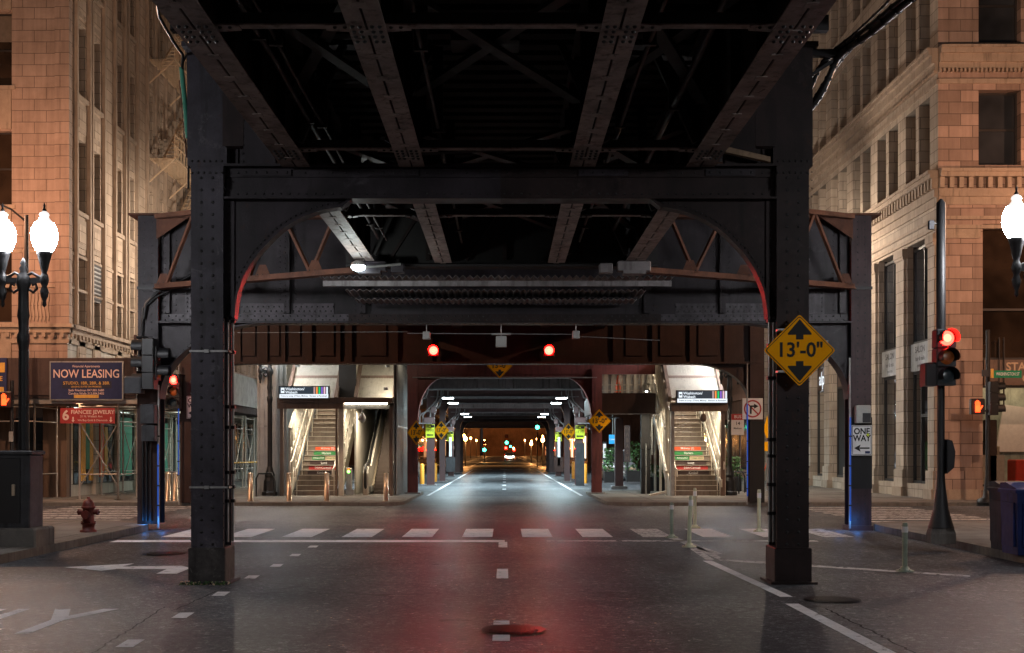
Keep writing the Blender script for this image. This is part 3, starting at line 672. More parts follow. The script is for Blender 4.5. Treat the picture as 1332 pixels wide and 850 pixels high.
# ---- bent 2: wide portal at the near side of the crossing
B2 = empty("steel_bent", (0, 25.2, 0), "widest riveted steel portal, its columns by the corners, with rusty trusses and corrugated sheets", "steel frame", "steel bents of the elevated railway")
Y2 = 25.0
for s, z0 in ((-1, .134), (1, 0)):
    c = MB(); xc = s*7.25
    hcolumn(c, xc, .41, Y2, Y2+.5, z0, 6.40, 'maroon3' if s > 0 else 'steel', step=.155, pair=.075, r=.017)
    c.box(xc-.32*1.2, xc+.32*1.2, Y2-.08, Y2+.56, 6.40, 6.44, 'rust'); c.box(xc-.22, xc+.22, Y2-.02, Y2, 4.9, 4.96, 'black')
    if s > 0: c.box(xc-.215, xc+.215, Y2-.012, Y2-.002, .85, 2.3, 'blackm'); c.box(xc-.25, xc+.23, Y2-.03, Y2+.5, 0, .1, 'maroon2')
    else: c.box(xc-.215, xc+.215, Y2-.012, Y2-.002, .134, 2.9, 'maroon')
    c.build("column", B2)
c = MB(); xa, xb = -7.05, 7.05
c.box(xa, xb, Y2+.22, Y2+.25, 4.26, 6.36, 'steel')
for x0, x1, mt in ((xa, -3.2, 'steel'), (-3.2, 3.2, 'steelr'), (3.2, xb, 'steel')):
    c.box(x0, x1, Y2-.02, Y2+.48, 4.22, 4.26, mt); c.box(x0, x1, Y2-.05, Y2+.5, 6.36, 6.40, 'rust')
    c.box(x0, x1, Y2+.19, Y2+.22, 4.262, 4.42, 'steelp' if mt == 'steel' else mt)
rivrow(c, xa+.1, xb-.1, 96, Y2+.19, 4.30, r=.021); rivrow(c, xa+.17, xb-.17, 95, Y2+.19, 4.375, r=.021)
rivrow(c, xa+.1, xb-.1, 130, Y2+.1, 4.222, '-z', r=.018)
for s in (-1, 1):
    for xx in (-4.45, -2.9, -6.9):
        q = s*abs(xx); c.box(q-.06, q+.06, Y2+.1, Y2+.19, 4.43, 6.34, 'steel'); rivcol(c, q-.03, Y2+.1, 4.45, 6.3, .11, r=.016)
        rivcol(c, q+.16, Y2+.22, 4.5, 6.3, .11, r=.016); rivcol(c, q-.16, Y2+.22, 4.5, 6.3, .11, r=.016)
    q = s*4.45; c.box(q-.95, q-.07, Y2+.195, Y2+.219, 4.43, 4.64, 'steelp'); c.box(q+.07, q+.95, Y2+.195, Y2+.219, 4.43, 4.64, 'steelp')
    for rz in range(2):
        for k in range(8):
            for sg in (-1, 1): c.rivet((q+sg*(.12+k*.11+rz*.05), Y2+.195, 4.48+rz*.09), '-y', .02)
    q0 = s*6.0; c.box(q0-.55, q0+.55, Y2+.195, Y2+.219, 4.43, 4.9, 'steelp')
    for k in range(9): c.rivet((q0-.5+k*.125, Y2+.195, 4.86), '-y', .018)
    for k in range(5):
        for sg in (-1, 1): c.rivet((q0+sg*.5, Y2+.195, 4.48+k*.09), '-y', .018)
c.build("cross_girder", B2)
for s in (-1, 1):
    c = MB(); pts = [(s*(7.03-2.3*(1-math.cos(t*PI/2/16))), 2.68+1.56*math.sin(t*PI/2/16)) for t in range(17)]
    knee(c, pts, s*7.1, Y2+.22, Y2+.245, Y2+.02, Y2+.46, 'steel', 4.24)
    for k in range(0, 16):
        a = Vector(pts[k]); b = Vector(pts[k+1]); d = (b-a).normalized(); n = Vector((-d.y, d.x))*(-s)*.07
        for t in (.25, .75): q = a.lerp(b, t)+n; c.rivet((q.x, Y2+.22, q.y), '-y', .018)
    c.build("knee_plate", B2)
    # rusty truss from column head in to the stringer end
    c = MB(); A = Vector((s*7.0, 24.75)); B = Vector((s*2.62-.05, 22.5)); zb, zt = 4.93, 6.33
    def tp(t, z): p = A.lerp(B, t); return (p.x, p.y, z)
    c.bar(tp(0, zb), tp(1, zb), .14, .09, 'rust'); c.bar(tp(0, zt), tp(1, zt), .14, .09, 'rust')
    c.bar(tp(0, zb-.05), tp(1, zb-.05), .22, .02, 'rust')
    for p, q in (((.3, zb), (.3, zt)), ((.05, zb), (.2, zt)), ((.2, zt), (.33, zb)), ((.33, zb), (.48, zt)), ((.6, zt), (.48, zb)), ((.62, zt), (.78, zb)), ((.78, zb), (.93, zt))):
        c.bar(tp(*p), tp(*q), .075, .05, 'rust')
    for t in (.04, .3, .55, .8): 
        p = tp(t, zb+.09); c.prism([(p[0]-.16, zb), (p[0]+.16, zb), (p[0]+.06, zb+.24), (p[0]-.06, zb+.24)][::-1], 'y', p[1]-.045, p[1]-.03, 'rust')
        for k in (-.1, 0, .1): c.rivet((p[0]+k, p[1]-.045, zb+.05), '-y', .014)
    p = A; c.prism([(s*7.04, 5.9), (s*7.04, 6.33), (s*6.4, 6.33)][::s], 'y', 24.86, 24.88, 'rust')
    c.build("truss", B2)
    c = MB(); mt = 'steel' if s < 0 else 'grey'; q = s*2.38-.05; c.bbox(q-.3, q+.3, 22.1, 22.38, 4.86, 5.035, mt, .02); c.box(q-.2, q+.2, 22.05, 22.38, 4.80, 4.86, mt)
    c.bbox(q-s*.5-.12, q-s*.5+.12, 22.12, 22.38, 4.83, 5.0, mt, .02); c.build("bearing", B2)
c = MB(); c.box(-2.9, 2.8, 22.5, 22.7, 5.04, 6.3, 'dark'); c.box(-2.9, 2.8, 22.4, 22.8, 4.98, 5.02, 'dark')
for k in range(8): c.bar((-2.8+k*.7, 22.45, 5.1), (-2.1+k*.7, 22.45, 6.2) if k % 2 else (-3.4+k*.7+.6, 22.45, 6.2), .08, .05, 'steelr')
c.build("end_girder", B2)
def corrug(name, x0, x1, y0, y1, z, parent, n, amp=.03, tilt=0):
    c = MB(); vs = []; fs = []; N = n*4
    for k in range(N+1):
        xx = x0+(x1-x0)*k/N; zz = z+amp*math.sin(k*PI/2)
        vs += [(xx, y0, zz), (xx, y1, zz+tilt), (xx, y0, zz+.006), (xx, y1, zz+tilt+.006)]
    for k in range(N): a = k*4; fs += [(a, a+1, a+5, a+4), (a+2, a+6, a+7, a+3), (a, a+4, a+6, a+2), (a+1, a+3, a+7, a+5)]
    c.add(vs, fs, 'corr'); return c
c = corrug("x", -3.45, 3.15, 22.9, 23.9, 4.86, B2, 50, tilt=-.02); c.box(-3.4, 3.12, 23.0, 23.06, 4.70, 4.80, 'corr'); c.build("corrugated_sheet", B2)
c = corrug("x", -3.1, 2.75, 23.9, 24.85, 4.74, B2, 46, .022, tilt=-.02); c.build("corrugated_sheet", B2)
c = corrug("x", -2.95, 2.6, 24.2, 24.9, 4.60, B2, 46, .02); c.build("corrugated_sheet", B2)

# ---- bent 3, far side of the crossing
B3 = empty("steel_bent", (-1, 36.6, 0), "maroon steel portal across the far kerb, carrying the two red signals", "steel frame", "steel bents of the elevated railway")
Y3 = 36.3
c = MB(); hcolumn(c, X(243.5, Y3), .42, Y3, Y3+.5, SF, 6.3, 'maroon', riv=False, near=False); c.build("column", B3)
c = MB(); q = X(985, Y3); hcolumn(c, q, .42, Y3, Y3+.5, SF, 6.3, 'maroon', riv=False, near=False); c.box(q-.215, q+.215, Y3-.012, Y3-.002, SF, 2.5, 'blackm'); c.build("column", B3)
c = MB(); xa, xb = X(236, Y3), X(994, Y3)
c.box(xa, xb, Y3+.22, Y3+.25, 4.26, 6.3, 'maroon'); c.box(xa, xb, Y3-.02, Y3+.5, 4.20, 4.26, 'maroon'); c.box(xa, xb, Y3+.19, Y3+.22, 4.262, 4.42, 'maroon')
rivrow(c, xa+.3, xb-.3, 120, Y3+.05, 4.202, '-z', .022, 'galv'); rivrow(c, xa+.3, xb-.3, 120, Y3-.02, 4.23, '-y', .018, 'maroon')
for px in (310, 345, 368, 403, 440, 455, 515, 560, 800, 851, 900, 945):
    q = X(px, Y3); c.box(q-.05, q+.05, Y3+.08, Y3+.19, 4.27, 6.28, 'maroon')
for px, w in ((322, .42), (356, .3), (382, .36), (424, .45), (485, .8), (826, .55), (874, .7), (922, .6)):
    q = X(px, Y3); c.bbox(q-w*.48, q+w*.48, Y3+.15, Y3+.188, 4.45, 6.2, 'maroon', .01)
for px in (448, 452): rivcol(c, X(px, Y3), Y3+.075, 4.5, 5.6, .12, r=.02)
c.build("cross_girder", B3)
for s, xe in ((-1, X(236, Y3)+.38), (1, X(976, Y3))):
    c = MB(); wd = 1.65 if s > 0 else 1.5
    pts = [(xe-s*wd*(1-math.cos(t*PI/2/14)), 3.05+1.16*math.sin(t*PI/2/14)) for t in range(15)]
    knee(c, pts, xe+s*.03, Y3+.22, Y3+.245, Y3+.05, Y3+.45, 'maroon', 4.25); c.build("knee_plate", B3)

# ---- bents 4.. down the covered street
def bent(Y, xh, zc, z0, label, ztop=5.3, kneez=2.9, kw=1.05, mat='maroon2', colw=.36, sd=True):
    R = empty("steel_bent", (0, Y, 0), label, "steel frame", "steel bents of the elevated railway")
    for s in (-1, 1):
        c = MB(); c.box(s*xh-colw/2, s*xh+colw/2, Y, Y+.03, z0, zc+.3, mat); c.box(s*xh-colw/2, s*xh+colw/2, Y+.32, Y+.35, z0, zc+.3, mat); c.box(s*xh-colw*.3, s*xh+colw*.3, Y+.03, Y+.32, z0, zc+.3, mat)
        c.box(s*xh-.28, s*xh+.28, Y-.1, Y+.45, z0-.001, z0+.05, 'grey')
        c.build("column", R)
        c = MB(); xe = s*(xh-colw/2)
        pts = [(xe-s*kw*(1-math.cos(t*PI/2/12)), kneez+(zc-kneez)*math.sin(t*PI/2/12)) for t in range(13)]
        knee(c, pts, xe+s*.03, Y+.15, Y+.175, Y+.02, Y+.33, mat, zc+.04); c.build("knee_plate", R)
    c = MB(); c.box(-xh, xh, Y+.14, Y+.18, zc, ztop, mat); c.box(-xh, xh, Y-.03, Y+.36, zc-.04, zc, 'grey'); c.box(-xh-.2, xh+(2.1 if Y < 50 else 4), Y+.1, Y+.139, zc+.1, ztop-.01, mat)
    c.build("cross_girder", R); return R
B4 = bent(44.0, 3.3, 4.28, SF, "maroon steel frame with arched corners between the two station stairs", 6.2, 2.75, 1.0, 'maroon4')
bent(58.0, 3.5, 4.22, 0, "steel frame with yellow eleven foot signs, behind the stairs", kneez=3.3, kw=.6)
bent(65.6, 3.33, 4.22, 0, "slim steel frame with small diamond signs under the tracks", kneez=3.4, kw=.5, colw=.3)
bent(80.0, 3.5, 4.2, 0, "steel frame with smaller yellow signs, deep under the tracks", kneez=3.3, kw=.6)
bent(94.0, 3.6, 4.2, 0, "steel frame just past the innermost pair of ceiling tubes", kneez=3.3, kw=.6)
bent(104.0, 3.7, 4.2, 0, "last steel frame on the near side of the second crossing", kneez=3.1, kw=.8)
bent(133.5, 6.2, 4.2, 0, "distant steel frame spanning the far side of the second crossing", kneez=3.3, kw=1.0)
c = MB()
for Y, zc in ((50.3, 4.2), (54.0, 4.35), (61.5, 4.3), (72.8, 4.22), (87, 4.2)):
    c.box(-3.9, 3.9, Y, Y+.35, zc-.03, zc, 'grey'); c.box(-3.9, 3.9, Y+.15, Y+.19, zc, 5.2, 'grey')
c.box(-7.2, 7.2, 44.5, 107, 5.3, 5.4, 'grey'); c.box(-7.2, 7.2, 124, 160, 5.3, 5.4, 'grey')
for xx in (-3.5, -1.6, 1.6, 3.5): c.box(xx-.02, xx+.02, 44.5, 107, 4.75, 5.3, 'grey'); c.box(xx-.13, xx+.13, 44.5, 107, 4.72, 4.75, 'grey')
c.box(-6.5, 6.5, 36.6, 44.4, 6.31, 6.4, 'dark')
for xx in (-3.0, -1.4, 1.2, 2.8): c.box(xx-.03, xx+.03, 25.6, 44, 5.3, 6.3, 'dark'); c.box(xx-.15, xx+.15, 25.6, 44, 5.27, 5.3, 'dark')
for Y in (29, 32, 35, 39, 42): c.box(-3, 2.8, Y, Y+.1, 5.35, 6.2, 'dark')
c.box(-3.9, 3.9, 25.6, 36.2, 6.35, 6.45, 'dark')
o = c.build("elevated_track"); tag(o, "grey beams and soffit of the tracks over the covered street beyond the crossing", "railway viaduct")

# ============================================================ BUILDINGS
class Face:
    def __init__(s, kind, pos): s.k = kind; s.p = pos
    def pt(s, u, d, z): return (u, s.p+d, z) if s.k == 'front' else (s.p+d, u, z) if s.k == 'east' else (s.p-d, u, z)
    def box(s, m, u0, u1, d0, d1, z0, z1, mat):
        a = s.pt(u0, d0, z0); b = s.pt(u1, d1, z1); m.box(a[0], b[0], a[1], b[1], a[2], b[2], mat)
def wall(m, F_, u0, u1, z0, z1, ops, depth, mat):
    us = sorted({u0, u1, *[min(max(o[0], u0), u1) for o in ops], *[min(max(o[1], u0), u1) for o in ops]})
    zs = sorted({z0, z1, *[min(max(o[2], z0), z1) for o in ops], *[min(max(o[3], z0), z1) for o in ops]})
    for i in range(len(us)-1):
        run = None
        for j in range(len(zs)-1):
            uc = (us[i]+us[i+1])/2; zc = (zs[j]+zs[j+1])/2
            hole = any(o[0] < uc < o[1] and o[2] < zc < o[3] for o in ops)
            if not hole: run = (run[0], zs[j+1]) if run else (zs[j], zs[j+1])
            if (hole or j == len(zs)-2) and run:
                m.add([F_.pt(us[i], 0, run[0]), F_.pt(us[i+1], 0, run[0]), F_.pt(us[i+1], 0, run[1]), F_.pt(us[i], 0, run[1])], [(0,1,2,3)], mat); run = None
    for o in ops:
        a, b, c_, d = o[:4]
        for P in (((a,c_),(a,d)), ((b,d),(b,c_)), ((a,d),(b,d)), ((b,c_),(a,c_))):
            (p, q) = P; m.add([F_.pt(p[0],0,p[1]), F_.pt(q[0],0,q[1]), F_.pt(q[0],depth,q[1]), F_.pt(p[0],depth,p[1])], [(0,1,2,3)], mat)
def window(par, F_, u0, u1, z0, z1, inset=.25, glass='win', rail=True, fw=.06, mullion=False, sill=None):
    m = MB(); e = .004
    F_.box(m, u0+e, u0+fw, inset, inset+.08, z0+e, z1-e, 'frame'); F_.box(m, u1-fw, u1-e, inset, inset+.08, z0+e, z1-e, 'frame')
    F_.box(m, u0+fw, u1-fw, inset, inset+.08, z0+e, z0+fw, 'frame'); F_.box(m, u0+fw, u1-fw, inset, inset+.08, z1-fw, z1-e, 'frame')
    if rail: zc = (z0+z1)/2; F_.box(m, u0+fw, u1-fw, inset+.01, inset+.07, zc-.03, zc+.03, 'frame')
    if mullion: uc = (u0+u1)/2; F_.box(m, uc-.03, uc+.03, inset+.005, inset+.075, z0+fw, z1-fw, 'frame')
    if random.random() < .4: F_.box(m, u0+fw, u1-fw, inset+.03, inset+.04, z1-fw-(z1-z0)*random.uniform(.15, .6), z1-fw-.001, 'blind')
    if sill: F_.box(m, u0-.08, u1+.08, -.07, .1, z0-.12, z0-.001, sill)
    o = m.build("window", par); g = MB()
    g.add([F_.pt(u0+fw*.5, inset+.045, z0+fw*.5), F_.pt(u1-fw*.5, inset+.045, z0+fw*.5), F_.pt(u1-fw*.5, inset+.045, z1-fw*.5), F_.pt(u0+fw*.5, inset+.045, z1-fw*.5)], [(0,1,2,3)], glass)
    g.build("pane", o)
def band(m, F_, u0, u1, prof, mat):
    for (z0, z1, d) in prof: F_.box(m, u0, u1, -d, .3, z0, z1, mat)

# ---------------------------------------------- right: grey and orange lit office block
RB = empty("office_building", (13.6, 38.6, 0), "variegated terracotta office building with a dentil cornice and a cafe at its corner", "building")
fE = Face('east', 13.6); fF = Face('front', 38.6)
m = MB(); ops = []; wins = []
rows = [(10.6, 12.95), (14.45, 16.95), (18.35, 20.9), (22.3, 24.8)]
YB = [39.35+k*3.18 for k in range(8)]
for y in YB:
    for (za, zb) in rows:
        for a, b in ((y, y+1.02), (y+1.34, y+2.36)): ops.append((a, b, za, zb)); wins.append((a, b, za, zb))
shops = []
for k, y in enumerate(YB): ops.append((y+.05, y+2.2, .55, 8.5)); shops.append((y+.05, y+2.2))
wall(m, fE, 38.6, 64.8, 0, 26, ops, .45, 'ashlar_r')
m.add([fE.pt(64.8, 0, 0), fE.pt(64.8, 20, 0), fE.pt(64.8, 20, 26), fE.pt(64.8, 0, 26)], [(0,1,2,3)], 'ashlar_r')
m.build("wall", RB)
for w in wins: window(RB, fE, *w, inset=.42, rail=False)
m = MB(); opsF = [(14.87, 16.2, za, zb) for za, zb in rows]+[(18.6, 19.9, za, zb) for za, zb in rows]+[(15.0, 20.4, .5, 8.75)]
wall(m, fF, 13.6, 30, 0, 26, opsF, .45, 'ashlar_rf'); m.build("wall", RB)
for za, zb in rows:
    window(RB, fF, 14.87, 16.2, za, zb, .3, 'win'); window(RB, fF, 18.6, 19.9, za, zb, .3, 'win')
for F_, u0, u1, mt in ((fE, 38.6, 64.8, 'trimst'), (fF, 13.6, 30, 'trimst')):
    m = MB(); o0 = .3 if F_ is fE else 0
    band(m, F_, u0-o0*0, u1, [(9.35, 9.6, .05), (9.6, 9.85, .12), (10.2, 10.34, .26), (10.34, 10.44, .32), (13.15, 13.3, .05), (13.62, 13.8, .10), (13.8, 14.05, .2), (14.05, 14.2, .3), (14.2, 14.28, .36), (8.6, 8.72, .06), (8.9, 9.0, .04)], mt)
    u = u0
    while u < u1-.2:
        F_.box(m, u, u+.14, -.2, -.001, 9.86, 10.19, mt); u += .30
    u = u0
    while u < u1-.1:
        F_.box(m, u, u+.06, -.14, -.001, 13.5, 13.61, mt); u += .13
    m.build("cornice", RB)
m = MB()   # pilaster bases, caps, lintels
for k, y in enumerate([38.62]+[q+2.24 for q in YB]):
    w = .9 if k else .68
    fE.box(m, y, y+w, -.16, 0, 0, 1.0, 'ashlar_r'); fE.box(m, y-.03, y+w+.03, -.22, 0, 0, .42, 'trimst'); fE.box(m, y+.04, y+w-.04, -.10, 0, 1.001, 8.1, 'ashlar_r')
    fE.box(m, y, y+w, -.14, 0, 8.1, 8.2, 'trimst'); fE.box(m, y-.03, y+w+.03, -.17, 0, 8.2, 8.45, 'trimst')
fF.box(m, 13.44, 14.9, -.12, 0, 0, .42, 'trimst'); fF.box(m, 13.5, 14.92, -.06, 0, 8.3, 8.58, 'trimst'); fF.box(m, 13.5, 14.9, -.08, 0, .421, 1.0, 'ashlar_rf')
m.build("pilaster", RB)
for k, (a, b) in enumerate(shops):   # shop bays: high glass, sign panel, low glass
    m = MB(); fw = .05
    for u in (a+.003, b-fw-.003): fE.box(m, u, u+fw, .2, .3, .55, 8.497, 'frame')
    for z in (.553, 4.2, 5.2, 8.4-.08): fE.box(m, a+fw, b-fw, .2, .3, z, z+.09, 'frame')
    uc = (a+b)/2; fE.box(m, uc-.03, uc+.03, .21, .29, 5.3, 8.3, 'frame')
    if k == 0: fE.box(m, a+.62, a+.69, .19, .3, .55, 4.2, 'frame'); fE.box(m, a+1.3, a+1.37, .19, .3, .55, 4.2, 'frame'); fE.box(m, a+.64, a+1.3, .18, .3, 2.75, 2.85, 'frame')
    fE.box(m, a+.05, b-.05, .1 if k < 2 else .22, .25, 4.29, 5.2, 'galv' if k < 2 else 'brownm')
    if k < 2:
        m.text("SALON", fE.pt((a+b)/2+.1, .095, 4.98), .3, 'frame', (0,-1,0)); m.text("hair & nails", fE.pt((a+b)/2+.1, .095, 4.68), .2, 'frame', (0,-1,0)); m.text("open late", fE.pt((a+b)/2+.1, .095, 4.46), .16, 'frame', (0,-1,0))
    o = m.build("shopfront", RB)
    g = MB()
    g.add([fE.pt(a+.03, .25, .6), fE.pt(b-.03, .25, .6), fE.pt(b-.03, .25, 4.25), fE.pt(a+.03, .25, 4.25)], [(0,1,2,3)], 'clear' if k != 3 else 'blackm')
    g.add([fE.pt(a+.03, .25, 5.25), fE.pt(b-.03, .25, 5.25), fE.pt(b-.03, .25, 8.35), fE.pt(a+.03, .25, 8.35)], [(0,1,2,3)], 'win')
    g.build("pane", o)
m = MB()   # room shells behind the shop glass, shelves and displays
m.box(13.9, 18.4, 39.2, 64.6, .3, .35, 'seat'); m.box(13.9, 18.4, 39.2, 64.6, 4.3, 4.35, 'seat'); m.box(18.4, 18.5, 39.2, 64.6, .3, 4.3, 'farb')
for k, (a, b) in enumerate(shops):
    m.box(14.0, 18.4, b+.3, b+.36, .35, 4.3, 'seat' if k % 2 else 'tarp')
    for q in range(5):
        h = random.uniform(.4, 2.4); y = a+.2+q*.38; m.bbox(14.5+random.random(), 14.9+random.random(), y, y+.25, .36, .36+h, random.choice(['seat','frame','wood','chrome','maint']), .02)
    for q in range(3): m.box(14.3+q*.1, 14.32+q*.1, a+.4+q*.5, a+.7+q*.5, 1.2+q*.5, 1.9+q*.5, random.choice(['white','maint','shopcol']))
m.build("shop_interior", RB)
light('AREA', "shop_light", (16, 43, 4.2), 60, (1, .82, .6), RB, 1.5, 6); light('AREA', "shop_light", (16, 53, 4.2), 90, (.8, 1, .9), RB, 1.5, 8)
# wall sign lettering (white, lit)
m = MB(); k = 4; a, b = shops[k]
m.text("alpha", fE.pt((a+b)/2-.1, .18, 4.75), .8, 'scr', (0,-1,0)); m.build("shop_name", RB)
# corner cafe window on the cross street
cg = MB(); 
for u in (15.003, 20.34): fF.box(cg, u, u+.06, .2, .3, .5, 8.74, 'frame')
for z in (.503, 3.62, 4.5, 6.05, 8.65): fF.box(cg, 15.06, 20.34, .2, .3, z, z+.07, 'frame')
for u in (15.55, 15.7): fF.box(cg, u, u+.03, .1, .16, 3.0, 5.2, 'frame')
fF.box(cg, 15.1, 20.3, .14, .25, 3.7, 4.5, 'brownm')
cg.text("STARBUCKS", fF.pt(15.76+1.0, .13, 4.27), .36, 'shopo', bold=.02); cg.text("COFFEE", fF.pt(16.33+.55, .13, 3.9), .34, 'shopo', bold=.02)
o = cg.build("shopfront", RB)
g = MB(); g.add([fF.pt(15.03, .25, .55), fF.pt(20.37, .25, .55), fF.pt(20.37, .25, 3.66), fF.pt(15.03, .25, 3.66)], [(0,1,2,3)], 'clear')
g.add([fF.pt(15.03, .25, 4.55), fF.pt(20.37, .25, 4.55), fF.pt(20.37, .25, 8.7), fF.pt(15.03, .25, 8.7)], [(0,1,2,3)], 'win2'); g.build("pane", o)
m = MB(); m.box(14.7, 21, 39.1, 43, .3, .34, 'seat'); m.box(14.7, 21, 43, 43.1, .3, 3.9, 'seat'); m.box(14.7, 21, 39.1, 43, 3.9, 3.95, 'farb'); m.box(14.65, 14.7, 39.1, 43, .3, 3.9, 'farb')
m.bbox(15.2, 16.1, 39.6, 40.1, .34, 1.5, 'seat', .02); m.bbox(16.5, 18.6, 39.7, 40.4, .34, 1.35, 'redc', .03); m.bbox(15.3, 15.9, 39.7, 40.0, 1.5, 1.95, 'black', .03)
for q in range(4): m.bbox(15.25+q*.2, 15.4+q*.2, 39.75, 39.9, 1.51, 1.7+.08*(q % 2), 'chrome', .01)
m.prism([(16.6,1.6),(17.7,1.6),(17.6,3.1),(16.9,3.2)][::-1], 'y', 41.6, 41.7, 'white')
for q in range(7): m.tube([(16.4+q*.5, 42.2, 3.9), (16.4+q*.5, 42.2, 3.1)], .01, 'black', 5); m.lathe((16.4+q*.5, 42.2, 2.95), [(.02,.15),(.12,0)], 'black', 10)
m.build("shop_interior", RB); light('AREA', "shop_light", (17, 41, 3.8), 26, (1, .68, .42), RB, 2.4, 1.6)

# ---------------------------------------------- left: tall terracotta tower
LB = empty("office_building", (-14.5, 40.8, 0), "tall pale terracotta building with a fire escape, above the sidewalk shed", "building")
fW = Face('west', -14.5); fL = Face('front', 40.8)
rowsL = [(5.9, 8.35), (9.8, 12.25), (13.75, 16.2), (17.7, 20.15), (21.6, 24.0)]
m = MB(); ops = []; wins = []
YL = [41.65+4.12*k for k in range(8)]
for i, y in enumerate(YL):
    w = (.88, .78, .72)[min(i, 2)]
    for a, b in ((y, y+w), (y+1.55, y+1.55+w)):
        for r in rowsL: ops.append((a, b, *r)); wins.append((a, b, *r))
wall(m, fW, 40.8, 74, 5.2, 26, ops, .35, 'ashlar_l'); m.build("wall", LB)
for w in wins: window(LB, fW, *w, inset=.28, rail=True, glass='win')
m = MB()
for i, y in enumerate(YL):
    w = (.88, .78, .72)[min(i, 2)]
    for a in (y, y+1.55):
        for (za, zb) in rowsL:
            fW.box(m, a-.1, a+w+.1, -.10, .1, za-.16, za-.02, 'trimst'); fW.box(m, a+.02, a+w-.02, -.04, .1, za-1.25, za-.28, 'trimst'); fW.box(m, a+.12, a+w-.12, -.06, -.041, za-1.1, za-.45, 'ashlar_l')
    for a in (y-.3, y+w+.12, y+1.25, y+1.55+w+.14): fW.box(m, a, a+.14, -.14, 0, 5.9, 26, 'trimst')
m.build("spandrels", LB)
m = MB(); opsL = [(-17.9, -16.35, za, zb) for za, zb in rowsL]+[(-21.6, -20.0, za, zb) for za, zb in rowsL]
wall(m, fL, -30, -14.5, 5.2, 26, opsL, .35, 'sodiumfront'); m.build("wall", LB)
for o_ in opsL: window(LB, fL, *o_, .22, 'win2')
m = MB()
for (a, b, za, zb) in opsL:
    fL.box(m, a-.12, b+.12, -.06, .1, za-.14, za-.01, 'trimst')
    for k in range(3): w = .12*k; fL.box(m, a+w, b-w, -.05+.02*k-.02, .1, za-1.45+w, za-.15-w, ('trimst','sodiumfront','trimst')[k])
for (z0, z1, d) in ((5.2, 5.35, .06), (5.55, 5.72, .1), (5.72, 5.84, .2), (8.2, 8.3, .04), (7.05, 7.15, .05)):
    fL.box(m, -30, -14.5+d, -d, .2, z0, z1, 'trimst'); fW.box(m, 40.8, 74, -d, .2, z0+.001, z1-.001, 'trimst')
u = -30
while u < -14.5: fL.box(m, u, u+.12, -.16, -.101, 5.4, 5.54, 'trimst'); u += .3
u = 40.8
while u < 74: fW.box(m, u, u+.12, -.16, -.101, 5.4, 5.54, 'trimst'); u += .35
fL.box(m, -14.9, -14.42, -.08, .2, 5.85, 26, 'sodiumfront')
for q in range(9):   # wavy fluted corner panel
    pts = [(-16.1+q*.12+.02*math.sin(k), 5.95+k*.1) for k in range(11)]
    for a, b in zip(pts, pts[1:]): m.bar((a[0], 40.77, a[1]), (b[0], 40.77, b[1]), .03, .05, 'trimst')
m.build("cornice", LB)
m = MB(); wall(m, fW, 40.8, 74, 0, 5.2, [], .2, 'whitest'); wall(m, fL, -30, -14.5, 3.6, 5.2, [], .2, 'sodiumfront'); m.build("wall", LB)
m = MB()  # dark ground floor with shop glass and posters, corner piers
fL.box(m, -30, -14.45, -.02, .2, 0, 3.6, 'wood'); 
for a, b in ((-17.2, -16.3), (-19.9, -19.0), (-15.2, -14.43)): fL.box(m, a, b, -.3, -.021, 0, 3.6, 'fard'); 
for a, b in ((-16.2, -15.3), (-18.9, -17.4)): fL.box(m, a, b, -.04, -.021, .5, 3.2, 'win')
fL.box(m, -16.0, -15.8, -.05, -.041, 1.0, 2.6, 'galv')
for i in range(12):
    y = 41.3+i*2.4; fW.box(m, y, y+1.9, -.03, .1, .5, 3.1, 'win'); fW.box(m, y+1.95, y+2.3, -.12, .1, 0, 3.3, 'whitest')
m.build("ground_floor", LB)
for i, (a, b, z0, z1, mt) in enumerate(((42.0,42.4,.6,2.9,'orangep'),(42.45,42.8,1.0,2.9,'shopcol'),(42.85,43.15,.6,2.6,'orangep'),(43.9,44.3,.7,2.9,'riserr'),(44.4,44.7,.8,2.5,'orangep'),(46.2,47.6,.7,2.9,'shopcol'),(48.9,49.9,.7,2.8,'tarp'),(51.5,52.6,.7,2.8,'shopcol'),(54,55,.7,2.8,'tarp'))):
    m = MB(); fW.box(m, a, b, -.06-.004*i, -.035, z0, z1, mt); m.build("poster", LB)
fs = Face('west', -14.5)
m = MB()   # fire escape
for z in (9.6, 13.5, 17.5, 21.4):
    for y in [49.9+.16*k for k in range(38)]: m.bar((-14.45, y, z), (-13.35, y, z), .03, .02, 'fire')
    for x in (-14.4, -13.35): m.bar((x, 49.8, z), (x, 56, z), .05, .06, 'fire')
    for zz in (.5, .95): m.bar((-13.35, 49.8, z+zz), (-13.35, 56, z+zz), .045, .045, 'fire')
    for k in range(14): y = 49.8+k*.476; m.bar((-13.35, y, z), (-13.35, y, z+.95), .04, .04, 'fire')
    for y in (49.85, 53, 55.9): m.bar((-14.45, y, z-1.0), (-13.4, y, z-.05), .05, .05, 'fire')
    for x in (-13.55, -14.1): m.bar((x, 50.6, z), (x, 55.4, z+3.9), .05, .12, 'fire')
    for k in range(16): t = k/16; m.bar((-13.55, 50.6+4.8*t, z+3.9*t), (-14.1, 50.6+4.8*t, z+3.9*t), .16, .02, 'fire')
    for k in range(0, 16, 3): t = k/16; m.bar((-13.5, 50.6+4.8*t, z+3.9*t), (-13.5, 50.6+4.8*t, z+3.9*t+.9), .04, .04, 'fire')
    m.bar((-13.5, 50.6, z+.9), (-13.5, 55.4, z+4.8), .045, .045, 'fire')
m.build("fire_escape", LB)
m = MB(); fW.box(m, 43.3, 44.1, -.02, .25, 6.9, 8.3, 'galv')
for k in range(9): fW.box(m, 43.3, 44.1, -.05, -.021, 6.95+k*.15, 7.02+k*.15, 'frame')
